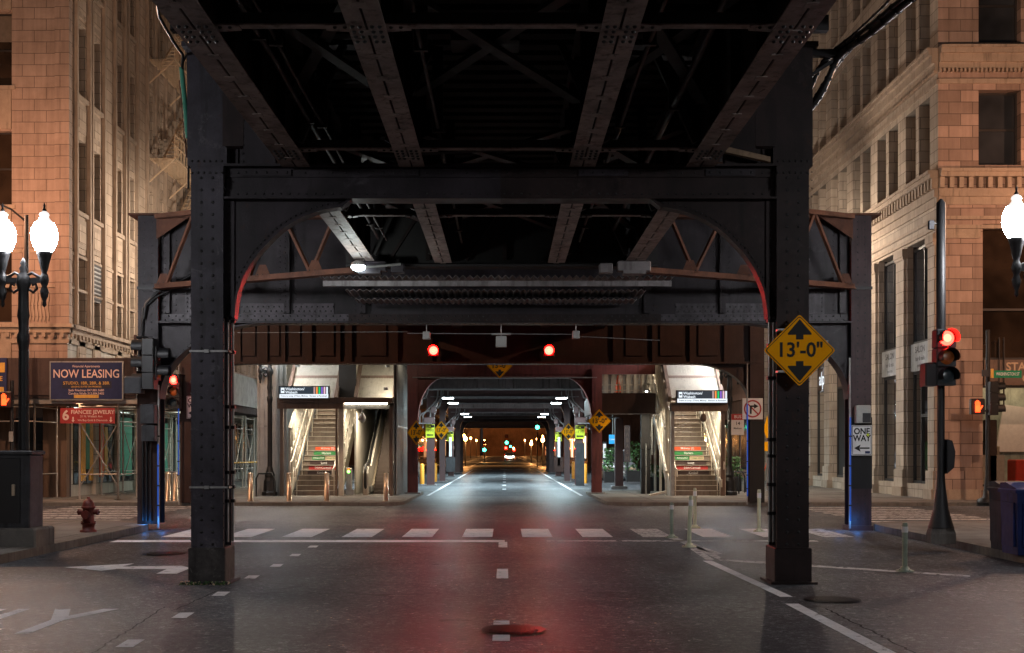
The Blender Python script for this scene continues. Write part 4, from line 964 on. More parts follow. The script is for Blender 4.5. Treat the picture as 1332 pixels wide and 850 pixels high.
m.build("vent", LB)

# ---------------------------------------------- sidewalk sheds (scaffold canopies)
SH = empty("sidewalk_shed", (-13, 39, 0), "scaffold canopy with brown hoarding above the sidewalk, carrying the leasing banner", "scaffold canopy")
m = MB(); m.box(-26, -11.4, 38.0, 38.06, 3.35, 4.5, 'wood'); m.box(-26, -11.4, 38.061, 40.3, 3.25, 3.35, 'wood'); m.box(-11.46, -11.4, 38.06, 40.6, 3.351, 4.5, 'whitest')
m.build("parapet", SH)
def sbeam(par, pts):
    m = MB()
    for p, q in pts: m.bar(p, q, .1, .16, 'scaff')
    m.build("beam", par)
sbeam(SH, [((-26, 38.2, 3.17), (-11.4, 38.2, 3.17)), ((-26, 40.1, 3.17), (-11.4, 40.1, 3.17))])
def frame_bay(par, x0, y0, x1, y1, brace=True):
    m = MB(); mt = 'scaff'
    for (x, y) in ((x0, y0), (x1, y1)):
        m.tube([(x, y, SF), (x, y, 3.1)], .035, mt, 6); m.box(x-.09, x+.09, y-.09, y+.09, SF, SF+.02, mt)
    for z in (.9, 2.55, 3.0): m.tube([(x0, y0, z), (x1, y1, z)], .022, mt, 5)
    if brace: m.tube([(x0, y0, .5), (x1, y1, 2.5)], .018, mt, 5); m.tube([(x0, y0, 2.5), (x1, y1, .5)], .018, mt, 5)
    m.build("frame", par)
for x in (-12.0, -14.6, -17.2, -19.8, -22.4): frame_bay(SH, x, 38.2, x, 40.1, False)
frame_bay(SH, -15.8, 38.2, -14.6, 38.2, False); frame_bay(SH, -12.0, 38.2, -13.2, 38.2)
SG = empty("sidewalk_shed", (-12, 56, 0), "long scaffold canopy with pale green sheeting along the avenue beside the stone building", "scaffold canopy")
m = MB(); m.box(-10.86, -10.8, 42, 80, 3.5, 4.75, 'tarp'); m.box(-14.3, -10.861, 41.0, 80, 3.4, 3.5, 'wood'); m.box(-10.9, -10.8, 42, 80, 3.2, 3.39, 'wood'); m.build("parapet", SG)
for k in range(14): frame_bay(SG, -10.95, 42.4+k*2.4, -10.95, 44.2+k*2.4); frame_bay(SG, -13.9, 42.4+k*2.4, -13.9, 44.2+k*2.4)
m = MB()
for k in range(14): m.tube([(-10.95, 42.4+k*2.4, 3.1), (-13.9, 42.4+k*2.4, 3.1)], .03, 'scaff', 5)
m.tube([(-10.95, 42.4, 1.15), (-10.95, 75, 1.15)], .03, 'orangep', 5); m.build("rail", SG)
light('AREA', "shed_light", (-12.4, 50, 3.3), 110, (.85, 1, .88), SG, .2, 8)
light('AREA', "shed_light", (-13.2, 39.4, 3.1), 32, (1, .62, .35), SH, .2, 3)

bn = MB(); xa, xb = X(64, 37.9), X(160, 37.9); za, zb = Z(521, 37.9), Z(470, 37.9); xc = (xa+xb)/2; W_ = xb-xa
bn.box(xa, xb, 37.93, 37.99, za, zb, 'galv'); bn.box(xa+.04, xb-.04, 37.92, 37.93, za+.04, zb-.04, 'signnavy')
def bt(s, z, size, mat, sx=1): bn.text(s, (xc, 37.912, z), size, mat, sx=sx, bold=.01)
bt("Financial Apartments", zb-.16, .10, 'pink'); bt("NOW LEASING", zb-.40, .36, 'pink', .84)
bn.box(xc-.75, xc+.78, 37.914, 37.919, zb-.84, zb-.62, 'navy2'); bt("STUDIO, 1BR, 2BR, & 3BR", zb-.68, .13, 'orangep'); bt("LEASING SUITES ON PREMISES", zb-.79, .07, 'orangep')
bt("Seth Friedman 847.881.5680", zb-.90, .095, 'pink'); bt("Candice Wells 312.884.5402", zb-1.0, .095, 'pink')
bn.box(xc-.38, xc+.38, 37.914, 37.919, za+.07, za+.17, 'orangep')
tag(bn.build("leasing_banner"), "navy banner reading NOW LEASING on the canopy hoarding", "banner")
bn = MB(); xa, xb = X(78, 37.95), X(149, 37.95); za, zb = Z(551, 37.95), Z(531, 37.95); xc = (xa+xb)/2
bn.box(xa, xb, 37.97, 38.0, za, zb, 'signred')
bn.text("6", (xa+.17, 37.962, (za+zb)/2), .42, 'pink', bold=.03); bn.text("FIANCEE JEWELRY", (xc+.16, 37.962, zb-.13), .165, 'pink', bold=.02); bn.text("21 N. Wabash Ave", (xc+.12, 37.962, zb-.26), .09, 'pink'); bn.text("We Buy Gold & Diamonds", (xc+.16, 37.962, zb-.38), .085, 'pink')
for x in (xa+.4, xb-.12): bn.box(x-.02, x+.02, 37.962, 37.966, za+.1, za+.2, 'pink'); bn.prism([(x-.05,za+.1),(x+.05,za+.1),(x,za+.03)], 'y', 37.962, 37.966, 'pink')
tag(bn.build("jewelry_banner"), "small red banner for a jeweller hanging below the navy banner", "banner")
bn = MB(); xb = X(8, 37.9); bn.box(xb-1.2, xb, 37.93, 37.99, 3.25, 4.5, 'signnavy'); bn.box(xb-.5, xb-.05, 37.92, 37.929, 4.05, 4.35, 'orangep'); bn.box(xb-.6, xb-.08, 37.92, 37.929, 3.45, 3.6, 'orangep')
bn.text("SALE", (xb-.33, 37.915, 3.85), .2, 'orangep', bold=.03); tag(bn.build("shop_banner"), "navy and gold banner cut by the picture edge, above the red hand signal", "banner")

# ---------------------------------------------- further blocks along the avenue and the night beyond
def far_block(x0, x1, y0, y1, h, mat, lits, label, face='east'):
    R = empty("city_building", ((x0+x1)/2, y0, 0), label, "building", "buildings further down the avenue")
    m = MB(); m.box(x0, x1, y0, y1, 0, h, mat); xf = x0 if face == 'east' else x1; s = -1 if face == 'east' else 1
    for z in (4.6, h-1): m.box(xf+s*.01, xf+s*.25, y0, y1, z, z+.35, mat)
    m.build("wall", R)
    y = y0+1.2
    while y < y1-2:
        for z in [6.2+3.6*k for k in range(int((h-8)/3.6))]:
            m = MB(); m.box(xf+s*.012, xf+s*.04, y, y+1.3, z, z+2.0, 'win'); m.build("window", R)
        m = MB(); m.box(xf+s*.012, xf+s*.05, y, y+2.3, .6, 3.6, 'win')
        if random.random() < lits: m.box(xf+s*.06, xf+s*.08, y+.1, y+2.1, .9, 3.3, random.choice(['shopw','shopo','shopo','winlit']))
        m.build("shop_window", R); y += 2.9
    return R
far_block(13.8, 34, 65.2, 108, 26, 'farb', .35, "brown block with lit shops beyond the terracotta building on the avenue")
far_block(-34, -14.5, 74.5, 108, 24, 'farb', .3, "brown block beyond the green sheeted scaffold canopy", 'west')
far_block(8.8, 32, 131, 182, 22, 'farb', .5, "long dark block lit orange past the second crossing, beside the green signal", 'east')
far_block(-34, -10.5, 140, 190, 13, 'fard', .3, "dark block past the second crossing behind the orange street lamps", 'west')
far_block(8.6, 30, 186, 260, 20, 'farb', .4, "distant block behind the long orange lit one", 'east')
far_block(-34, -10.5, 200, 270, 10, 'fard', .3, "distant low block behind the bare trees", 'west')
m = MB(); m.box(-70, -9, 440, 460, 0, 17, 'fard'); m.box(-8, 22, 452, 470, 0, 22, 'farb'); m.box(23, 90, 440, 460, 0, 15, 'fard')
tag(m.build("city_building"), "dark mass of buildings closing the far end of the avenue", "building")
for i, (x, y, h) in enumerate(((-8.2, 150, 8), (-8.4, 168, 9), (-8.2, 186, 8.5), (-8.6, 210, 9), (7.3, 215, 6), (7.3, 240, 6), (-8.3, 236, 9))):
    R = empty("street_tree", (x, y, 0), ("bare street tree beyond the second crossing, number %s of the row counted away from it" % ["one","two","three","four","five","six","seven"][i]), "tree", "bare trees far down the avenue")
    m = MB(); m.tube([(x,y,0),(x+.1,y,h*.3),(x,y,h*.5)], [.2,.14,.1], 'tie', 7); m.build("trunk", R); m = MB()
    for k in range(26):
        a = random.uniform(0, 2*PI); z0 = h*random.uniform(.28, .5); r = random.uniform(1, 2.6); z1 = h*random.uniform(.6, 1)
        p = (x+math.cos(a)*r*.5, y+math.sin(a)*r*.5, (z0+z1)/2+.2); q = (x+math.cos(a)*r, y+math.sin(a)*r, z1); m.tube([(x,y,z0), p, q], [.06,.04,.01], 'tie', 4)
        for j in range(4): b = random.uniform(0, 2*PI); m.tube([p, (p[0]+math.cos(b)*.8, p[1]+math.sin(b)*.8, p[2]+random.uniform(.3,1))], [.025,.008], 'tie', 3)
    m.build("crown", R)

# ============================================================ STATION ENTRANCES
def stairs(R, x0, x1, Y0, n, z0=SF, decals=True):
    m = MB(); r, t = .172, .283
    for k in range(n):
        y = Y0+k*t; z = z0+k*r
        m.box(x0, x1, y, y+.02, z, z+r-.03, 'step'); m.box(x0, x1, y-.02, y+t, z+r-.03, z+r-.004, 'step'); m.box(x0, x1, y-.035, y+.03, z+r-.012, z+r+.004, 'nose')
    xc = (x0+x1)/2+.06; w = x1-x0
    if decals:
        for k, (txt, mt, tm, wd) in {9: ("Midway (S)", 'riserr', 'white', .62), 8: ("Harlem", 'riserg', 'white', .64), 6: ("Loop", 'rised', 'white', .7), 5: ("54th/Cermak", 'signred', 'white', .7), 4: ("Kimball", 'rised', 'white', .7)}.items():
            y = Y0+k*t-.004; z = z0+k*r; m.box(xc-w*wd/2, xc+w*wd/2, y-.003, y, z+.01, z+r-.035, mt); m.text(txt, (xc, y-.006, z+.075), .11, tm)
        y = Y0+7*t-.004; z = z0+7*r
        m.box(xc-w*.33, xc-.02, y-.003, y, z+.01, z+r-.035, 'riserg'); m.text("Ashland/63", (xc-w*.17, y-.006, z+.075), .085, 'white')
        m.box(xc, xc+w*.32, y-.003, y, z+.01, z+r-.035, 'maint'); m.text("Cottage Grove", (xc+w*.16, y-.006, z+.075), .075, 'riserg')
    return m.build("stair_flight", R)
def handrail(R, x, Y0, n, h, mt='cream', r=.028, ext=.35):
    m = MB(); sl = .172/.283; L = n*.283; z0 = SF+h
    m.tube([(x, Y0-ext, z0-.25), (x, Y0-ext-.02, z0), (x, Y0, z0+.05), (x, Y0+L, z0+.05+L*sl)], r, mt, 8)
    for k in range(0, n, 4): y = Y0+k*.283; m.tube([(x, y, SF+k*.172), (x, y, z0+k*.172)], .02, mt, 6)
    m.build("handrail", R)
def ribbed(R, F_, u0, u1, z0, z1, mt='corr', step=.16, name="ribbed_wall"):
    m = MB(); F_.box(m, u0, u1, .03, .06, z0, z1, mt); u = u0
    while u < u1-.05: F_.box(m, u, u+.075, 0, .029, z0, z1, mt); u += step
    for z in (z0+2.35, z0+4.7): F_.box(m, u0, u1, -.02, -.001, z, z+.05, 'galv')
    m.build(name, R)
M['corrw'] = grime("stainless_cladding", (.36, .36, .35), .15, .4, .6, 2, stain=(.25, .25, .24))
M['roofp'] = grime("canopy_panel", (.52, .50, .44), .1, .35, .3, 3, stain=(.38, .36, .31))
def sroof(R, x0, x1, Y0, z0, L=6, sl=.87, sides=True):
    m = MB(); n = 6; 
    for k in range(n):
        ya = Y0+k*.86; yb = ya+.84; za = z0+k*.86*sl; zb = za+.84*sl
        m.add([(x0,ya,za),(x1,ya,za),(x1,yb,zb),(x0,yb,zb)], [(0,1,2,3)], 'roofp')
        m.add([(x0,ya+.84,za+.84*sl+.0),(x1,ya+.84,za+.84*sl),(x1,ya+.9,za+.9*sl+.05),(x0,ya+.9,za+.9*sl+.05)], [(0,1,2,3)], 'brownm')
        u = x0+.08
        while u < x1-.03: m.bar((u, ya, za+.006), (u, yb, zb+.006), .012, .012, 'roofp'); u += .09
    m.add([(x0,Y0,z0-.08),(x1,Y0,z0-.08),(x1,Y0+5.2,z0+5.2*sl-.08),(x0,Y0+5.2,z0+5.2*sl-.08)], [(3,2,1,0)], 'roofp')
    for x in (x0-.06, x1+.06): m.bar((x, Y0-.1, z0-.05), (x, Y0+5.3, z0+5.3*sl-.05), .12, .22, 'brownm')
    m.build("roof", R)
def lsign(R, x0, x1, Y, z0, z1):
    m = MB(); m.box(x0-.03, x1+.03, Y, Y+.18, z0-.03, z1+.03, 'black')
    zs = z0+(z1-z0)*.36; w = x1-x0
    m.box(x0, x1, Y-.006, Y-.001, zs, z1, 'scrd'); m.box(x0, x1, Y-.006, Y-.001, z0, zs-.004, 'scr')
    m.box(x0+.05, x0+.17, Y-.011, Y-.007, zs+.03, z1-.03, 'scr'); m.box(x0+.075, x0+.145, Y-.014, Y-.0115, zs+.1, z1-.1, 'scrd')
    m.text("Washington/", (x0+.20, Y-.012, z1-.075), .125, 'scr', align='LEFT', bold=.02); m.text("Wabash", (x0+.20, Y-.012, zs+.055), .125, 'scr', align='LEFT', bold=.02)
    for k, c_ in enumerate(('l_brown','l_orange','l_green','l_purple','l_pink','scr')):
        q = x0+w*.70+k*w*.052; m.box(q, q+w*.032, Y-.012, Y-.007, zs, z1, c_)
    m.text("Trains to Loop, O'Hare, Midway   Elevator at Randolph", (x0+w/2, Y-.012, (z0+zs)/2), .07, 'signnavy')
    m.build("lit_sign", R)

SLX = (-7.2, -5.78)
SA = empty("station_entrance", (-5.7, 42, SF), "elevated station entrance with stairs and a dark escalator under a bronze canopy frame", "station entrance")
YS = 42.1
stairs(SA, SLX[0], SLX[1], YS, 24)
for x, h in ((-7.12, .9), (-7.28, 1.15), (-5.84, .9)): handrail(SA, x, YS, 22, h)
def sidewall(R, x, Y0, n, h0, h1, mt='cream'):
    m = MB(); sl = .172/.283; L = n*.283
    m.prism([(Y0-.1, SF), (Y0+.3, SF), (Y0+L, SF+L*sl-.1), (Y0+L, SF+h0+L*sl), (Y0, SF+h0), (Y0-.1, SF+h0)][::-1], 'x', x-.03, x+.03, mt)
    y = Y0
    while y < Y0+L: m.box(x-.04, x+.04, y, y+.05, SF+h0+(y-Y0)*sl-.05, SF+h1+(y-Y0)*sl, mt); y += .42
    m.bar((x, Y0, SF+h1), (x, Y0+L, SF+h1+L*sl), .09, .07, mt); m.bar((x, Y0, SF+(h0+h1)/2), (x, Y0+L, SF+(h0+h1)/2+L*sl), .05, .04, mt)
    m.build("side_screen", R)
sidewall(SA, -7.36, YS, 22, .45, 2.3); sidewall(SA, -5.62, YS, 22, .5, 2.1)
for (x0, x1, mt) in ((X(364.5, YS-.2), X(368.5, YS-.2), 'brownm'), (X(436.5, YS-.2), X(439, YS-.2), 'brownm'), (X(440.5, YS-.2), X(447, YS-.2), 'cream'), (X(506.5, YS-.2), X(511, YS-.2), 'brownm')): m = MB(); m.box(x0, x1, YS-.25, YS-.1, SF, 3.15, mt); m.build("post", SA)
m = MB(); m.bbox(X(361, 41.8), X(447, 41.8), 41.7, 42.0, Z(532, 41.8), Z(524.5, 41.8), 'brownm', .01); m.bbox(X(361, 41.8), X(511, 41.8), 41.68, 42.05, Z(524.3, 41.8), Z(517.5, 41.8), 'brownm', .01)
m.box(X(447.2, 41.8), X(506, 41.8), 41.95, 42.0, Z(532, 41.8), Z(527, 41.8), 'galv'); m.build("canopy_beam", SA)
m = MB(); m.box(X(449, 42), X(504, 42), 41.9, 41.98, Z(526, 42), Z(524.6, 42)+.0, 'warmt'); m.build("lamp_tube", SA)
m = MB(); q = X(471, 41.7); m.tube([(q, 41.7, 3.1), (q, 41.7, 2.92)], .02, 'galv', 8); m.lathe((q, 41.7, 2.68), [(.02, -.1), (.09, -.06), (.125, .02), (.11, .12), (.06, .2), (.03, .25)], 'galv', 14); m.build("camera_dome", SA)
lsign(SA, X(363.5, 41.5), X(427, 41.5), 41.5, Z(518, 41.5), Z(503.5, 41.5))
sroof(SA, -7.38, -5.85, 42.3, 3.45); sroof(SA, -5.05, -3.85, 42.3, 3.45)
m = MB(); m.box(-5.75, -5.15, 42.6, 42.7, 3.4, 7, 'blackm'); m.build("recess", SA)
ribbed(SA, Face('front', 42.0), -8.45, -7.45, SF, 7.0, 'corrw'); ribbed(SA, Face('west', -3.66), 42.0, 52, SF, 7.0, 'corrw', .36)
m = MB(); m.box(-3.79, -3.76, 42, 52, SF, 7, 'corrw'); m.box(-5.62, -3.8, 52, 52.1, SF, 9, 'cream'); m.box(-8.4, -7.45, 52, 52.1, SF, 9, 'corrw'); m.box(-8.45, -8.4, 42.1, 52, SF, 7, 'corrw'); m.build("back_wall", SA)
ribbed(SA, Face('east', -5.25), 43.0, 51, SF, 6.5, 'cream', .3)
# escalator
m = MB(); sl = .6
for k in range(30):
    y = 42.9+k*.2; z = SF+max(0, k-1)*.12; m.box(-4.6, -3.92, y, y+.012, z, z+.118, 'esc'); m.box(-4.6, -3.92, y, y+.2, z+.118, z+.124, 'esc')
m.box(-4.95, -3.85, 42.2, 42.9, SF, SF+.02, 'galv'); m.build("moving_steps", SA)
for xb in (-4.78, -3.86):
    m = MB()
    m.prism([(42.3, SF), (44, SF), (51, SF+4.2), (51, SF+5.1), (43.4, SF+1.02), (42.5, SF+1.0), (42.25, SF+.75), (42.22, SF+.3)][::-1], 'x', xb-.09, xb+.09, 'cream')
    m.tube([(xb, 42.45, SF+.12), (xb, 42.15, SF+.35), (xb, 42.1, SF+.75), (xb, 42.3, SF+1.02), (xb, 42.6, SF+1.08), (xb, 43.3, SF+1.1), (xb, 51, SF+5.2)], .05, 'black', 8)
    m.box(xb+.031, xb+.15, 42.6, 43.4, SF+.1, SF+.3, 'galv'); m.prism([(43.4, SF+.2), (51, SF+4.4), (51, SF+4.5), (43.4, SF+.32)][::-1], 'x', xb+.03, xb+.16, 'chrome'); m.build("balustrade", SA)
m = MB(); q = X(452.5, 42); m.bbox(q-.09, q+.09, 42.2, 42.5, SF, SF+.95, 'galv', .02); m.disc((q, 42.195, SF+.82), .05, 'btn'); m.box(q-.05, q+.05, 42.19, 42.2, SF+.88, SF+.94, 'l_orange'); m.box(q-.1, q+.18, 42.15, 42.3, SF, SF+.2, 'galv'); m.build("call_post", SA)
for (x, y, z, e) in ((-7.1, 42.35, 4.55, 40), (-4.0, 42.35, 4.55, 45), (-4.05, 42.1, 3.75, 20), (-3.4, 42.5, 4.7, 14)):  # last lamp is added, only to brighten the ribbed side wall
    m = MB(); m.bbox(x-.07, x+.07, y-.28, y-.16, z-.05, z+.05, 'galv', .01); m.box(x-.05, x+.05, y-.159, y-.15, z-.03, z+.03, 'warmt'); m.build("wall_lamp", SA)
    light('POINT', "lamp_light", (x, y-.08, z), e, (1, .86, .64), SA, .06)
for (y, z, e) in ((42.7, 3.15, 150), (45.4, 5.2, 170), (48.6, 7.4, 150)):
    light('AREA', "stair_light", (-6.5, y, z), e, (1, .84, .62), SA, 1.2, .25)
light('AREA', "escalator_light", (-4.4, 43.1, 3.05), 120, (1, .84, .62), SA, 1.0, .2); light('AREA', "side_light", (-7.9, 41.2, 5.6), 45, (.9, 1, .95), SA, .6, .3)

SB = empty("station_entrance", (6.5, 42, SF), "elevated station stairs with a lit sign, without an escalator, beside the no turn sign", "station entrance")
sx0, sx1 = 5.78, 7.36
stairs(SB, sx0, sx1, YS, 24)
for x, h in ((7.28, .9), (7.44, 1.15), (7.36, .55), (5.84, .9)): handrail(SB, x, YS, 22, h)
sidewall(SB, 5.66, YS, 22, .5, 2.9); sidewall(SB, 7.52, YS, 22, .45, 2.3); 
m = MB()
for k in range(12): y = 42.3+k*.52; z = SF+.35+(y-YS)*.607; m.box(5.52, 5.60, y, y+.07, SF if k % 3 == 0 else z, z+3.2, 'cream')
m.bar((5.5, 41.9, .9), (5.5, 52, 7.1), .06, .14, 'cream'); m.bar((5.46, 41.9, 2.4), (5.46, 52, 8.6), .06, .1, 'cream'); m.bar((5.5, 41.95, .25), (4.9, 41.7, .12), .1, .06, 'cream')
m.build("outer_screen", SB)
m = MB(); m.box(X(872, 41.9), X(876.5, 41.9), 41.75, 41.9, SF, 3.2, 'galv'); m.build("post", SB); m = MB(); m.box(X(937, 41.9), X(942, 41.9), 41.75, 41.9, SF, 3.2, 'brownm'); m.build("post", SB)
m = MB(); m.bbox(X(873, 41.6), X(946, 41.6), 41.5, 41.95, Z(535, 41.6), Z(524.5, 41.6), 'brownm', .01); m.build("canopy_beam", SB)
m = MB(); q = X(913.5, 41.6); m.lathe((q, 41.4, 2.72), [(.02, -.12), (.09, -.08), (.12, 0), (.1, .1), (.05, .16)], 'brownm', 14); m.tube([(q, 41.4, 2.85), (q, 41.45, 3.05)], .02, 'brownm', 6); m.build("camera_dome", SB)
lsign(SB, X(881, 41.3), X(946, 41.3), 41.3, Z(524, 41.3), Z(509, 41.3))
sroof(SB, 5.72, 7.42, 42.3, 3.45)
for (x, y, z, e) in ((7.15, 42.35, 4.55, 22),):
    m = MB(); m.bbox(x-.07, x+.07, y-.28, y-.16, z-.05, z+.05, 'galv', .01); m.box(x-.05, x+.05, y-.159, y-.15, z-.03, z+.03, 'warmt'); m.build("wall_lamp", SB)
    light('POINT', "lamp_light", (x, y-.08, z), e, (1, .86, .64), SB, .06)
for (y, z, e) in ((42.7, 3.15, 150), (45.4, 5.2, 170), (48.6, 7.4, 150)): light('AREA', "stair_light", (6.57, y, z), e, (1, .84, .62), SB, 1.2, .25)
light('AREA', "screen_light", (4.9, 43, 3.0), 40, (1, .9, .7), SB, .3, .3)
m = MB(); m.box(3.2, 5.45, 44.5, 48.6, 3.62, 3.72, 'maroon2'); m.box(3.15, 5.45, 44.35, 44.5, 2.98, 3.72, 'maroon'); m.box(3.15, 5.45, 44.3, 44.52, 2.95, 2.98, 'grey'); m.box(3.15, 3.3, 44.5, 48.6, 2.98, 3.6, 'maroon')
m.build("platform", SB)
m = MB(); 
for k in range(16): m.box(3.3+k*.135, 3.325+k*.135, 44.4, 44.425, 3.72, 4.85, 'cream')
for z in (3.8, 4.0, 4.5, 4.85): m.box(3.25, 5.45, 44.39, 44.43, z, z+.035, 'cream')
for x in (3.4, 4.2, 4.9): m.box(x, x+.06, 44.38, 44.44, 3.3, 5.6, 'cream')
m.build("railing", SB)
m = MB()
for k in range(8): m.box(3.3+k*.28, 3.42+k*.28, 47.5, 47.56, 3.72, 7, 'cream')
m.box(3.2, 5.45, 47.56, 47.6, 3.72, 7, 'corrw'); m.build("screen_wall", SB); light('AREA', "platform_light", (4.3, 46, 6.2), 130, (1, .88, .66), SB, 1.5, .3)
for (px, Y, mt) in ((805.5, 49, 'maroon2'), (840, 43.9, 'dark')):
    m = MB(); q = X(px, Y); m.box(q-.16, q+.16, Y, Y+.3, SF, 2.95, mt)
    if px < 820: m.bbox(q-.32, q+.32, Y-.15, Y+.45, SF, SF+.14, 'grey', .03)
    else: m.tube([(q, Y-.05, SF), (q, Y-.05, 1.9)], .035, 'galv', 8); m.box(q-.18, q+.18, Y-.03, Y-.001, 1.7, 2.15, 'dark'); m.tube([(q+.22, Y, 1.5), (q+.22, Y, 2.85), (q+.4, Y, 2.95), (q+.9, Y, 2.95)], .03, 'galv', 8)
    m.build("support_column", SB)
cn = empty("traffic_cone", (4.12, 44.7, 3.72), "orange traffic cone on the raised walkway behind the railing", "traffic cone")
m = MB(); m.bbox(4.12-.17, 4.12+.17, 44.53, 44.87, 3.72, 3.75, 'black', .01); m.build("base", cn); m = MB(); m.lathe((4.12, 44.7, 3.75), [(.14, 0), (.03, .62), (.02, .64)], 'orange', 18); m.build("body", cn)

# ============================================================ LAMPS
def twin_lamp(loc, label, rz=0, h=0, power=1.0, proto=[None]):
    if proto[0] is not None: return copy_tree(proto[0], loc, rz, label)
    R = empty("street_lamp", (0,0,0), label, "street lamp", "twin globe street lamps"); proto[0] = R
    m = MB(); m.lathe((0,0,0), [(.27,0),(.27,.12),(.22,.16),(.2,.5),(.15,.62),(.17,.7),(.12,.85),(.085,1.0)], 'black', 12, False)
    m.build("base", R)
    m = MB(); m.lathe((0,0,0), [(.075,1.0),(.07,3.1),(.085,3.2),(.1,3.26),(.1,3.36),(.075,3.42),(.08,3.6),(.1,3.68),(.085,3.8),(.08,4.1),(.12,4.2),(.1,4.32),(.05,4.4),(.07,4.45),(.04,4.5),(.055,4.53),(.01,4.62)], 'black', 14)
    for k in range(8): a = 2*PI*k/8; m.tube([(.073*math.cos(a), .073*math.sin(a), 1.02), (.068*math.cos(a), .068*math.sin(a), 3.1)], .012, 'black', 5, False)
    m.build("pole", R)
    for s in (-1, 1):
        m = MB(); m.bar((0,0,4.24), (s*.36,0,4.27), .05, .09, 'black'); m.tube([(s*.08,0,4.12),(s*.16,0,4.06),(s*.22,0,4.12),(s*.2,0,4.2),(s*.14,0,4.18)], .025, 'black', 6)
        m.tube([(s*.06,0,4.34),(s*.14,0,4.38),(s*.22,0,4.33),(s*.3,0,4.3)], .025, 'black', 6)
        m.lathe((s*.34,0,0), [(.01,3.82),(.035,3.86),(.025,3.92),(.055,3.99),(.07,4.08),(.04,4.16),(.06,4.2),(.075,4.27),(.06,4.34),(.04,4.38),(.06,4.44),(.085,4.56),(.11,4.66),(.125,4.70),(.12,4.72)], 'black', 14); m.build("arm", R)
        m = MB(); m.lathe((s*.34,0,4.72), [(.115,0),(.16,.07),(.2,.18),(.212,.28),(.195,.38),(.15,.47)], 'globe', 20); m.lathe((s*.34,0,4.72), [(.15,.4705),(.115,.505),(.09,.53),(.065,.57),(.08,.60),(.07,.63),(.03,.66)], 'globecap', 20); gl = m.build("globe", R)
        m = MB(); m.lathe((s*.34,0,5.37), [(.03,0),(.035,.03),(.015,.06),(.02,.1),(.005,.15)], 'black', 8); m.build("finial", gl)
    R.location = loc; R.rotation_euler = (0,0,rz); return R
twin_lamp((X(30.5, 20), 20, SL), "black twin globe lamp behind the metal utility cabinet")
twin_lamp((8.12, 18.7, SL), "black twin globe lamp beside the blue recycling bins, one globe outside the picture")
twin_lamp((-8.02, 42.0, SF), "black lamp post in front of the ribbed station wall beside the stairs", .5)
twin_lamp((7.75, 42.4, SF), "black lamp post carrying the small red and white bus sign", .4)
twin_lamp((-8.0, 8.2, SL), "black twin globe lamp on the near kerb beyond the left frame edge", .1)
twin_lamp((8.2, 7.4, SL), "black twin globe lamp on the near kerb past the right frame edge", .1)
twin_lamp((-8.6, 66, SF), "added black lamp post beside the long scaffold canopy", .1)  # added out of view to put more light on the street
twin_lamp((8.6, 66, SF), "added black lamp post on the sidewalk behind the station platform", .1)  # added likewise for street light, hidden behind the station
def cobra(loc, h, d, label, power, lc=(1, .49, .29)):
    R = empty("street_lamp", loc, label, "street lamp"); x, y, z = loc; d = Vector(d)
    m = MB(); m.lathe(loc, [(.2,0),(.17,.3),(.1,.5),(.085,3),(.06,h)], 'black', 12); m.build("pole", R)
    e = Vector((x,y,z+h))+d+Vector((0,0,.55)); m = MB(); m.tube([(x,y,z+h-.2), Vector((x,y,z+h+.15))+d*.25, Vector((x,y,z+h+.45))+d*.7, e], .03, 'black', 7); m.build("arm", R)
    m = MB(); u = d.normalized(); m.bar(e-u*.1, e+u*.6, .26, .14, 'greyplastic'); m.lathe((e.x+u.x*.3, e.y+u.y*.3, e.z-.16), [(.03,0),(.1,.03),(.12,.09)], 'sodium', 12); m.build("lamp_head", R)
    light('POINT', "lamp_light", e+u*.3+Vector((0,0,-.32)), power, lc, R, .1); return R
cobra((-14.35, 36.9, SF), 8.6, (-1.6, -.6, 0), "tall sodium lamp on the corner behind the twin globe lamp, its arm leaving the picture", 1150)
cobra((-9.0, 46, SF), 8.6, (-.9, .3, 0), "added unseen tall lamp behind the ribbed station wall lighting the stone facade", 1500, (1, .83, .68))  # added behind the steel, unseen, to brighten the left street face
cobra((9.15, 46, SF), 8.6, (.9, .3, 0), "added unseen tall lamp behind the station stairs lighting the office block facade", 1050, (1, .82, .66))  # unseen partner, added to brighten the right street face
cobra((22, 33.5, SF), 8.6, (-1.2, 1, 0), "tall sodium street lamp outside the picture beside the cafe corner", 1700)
cobra((-15.5, 29.5, SL-.0), 6.8, (0, 1.5, 0), "sodium street lamp on the near side of the cross street, outside the picture", 500) if False else None

cobra((-14.2, 24.6, SL), 8.0, (1.2, 2.2, 0), "sodium lamp on the near corner, outside the picture beyond the fire hydrant", 2300, (1, .58, .36))
cobra((15.2, 24.2, SL), 8.0, (-1.2, 2.2, 0), "sodium lamp on the near corner, outside the picture beyond the bins", 2300, (1, .58, .36))
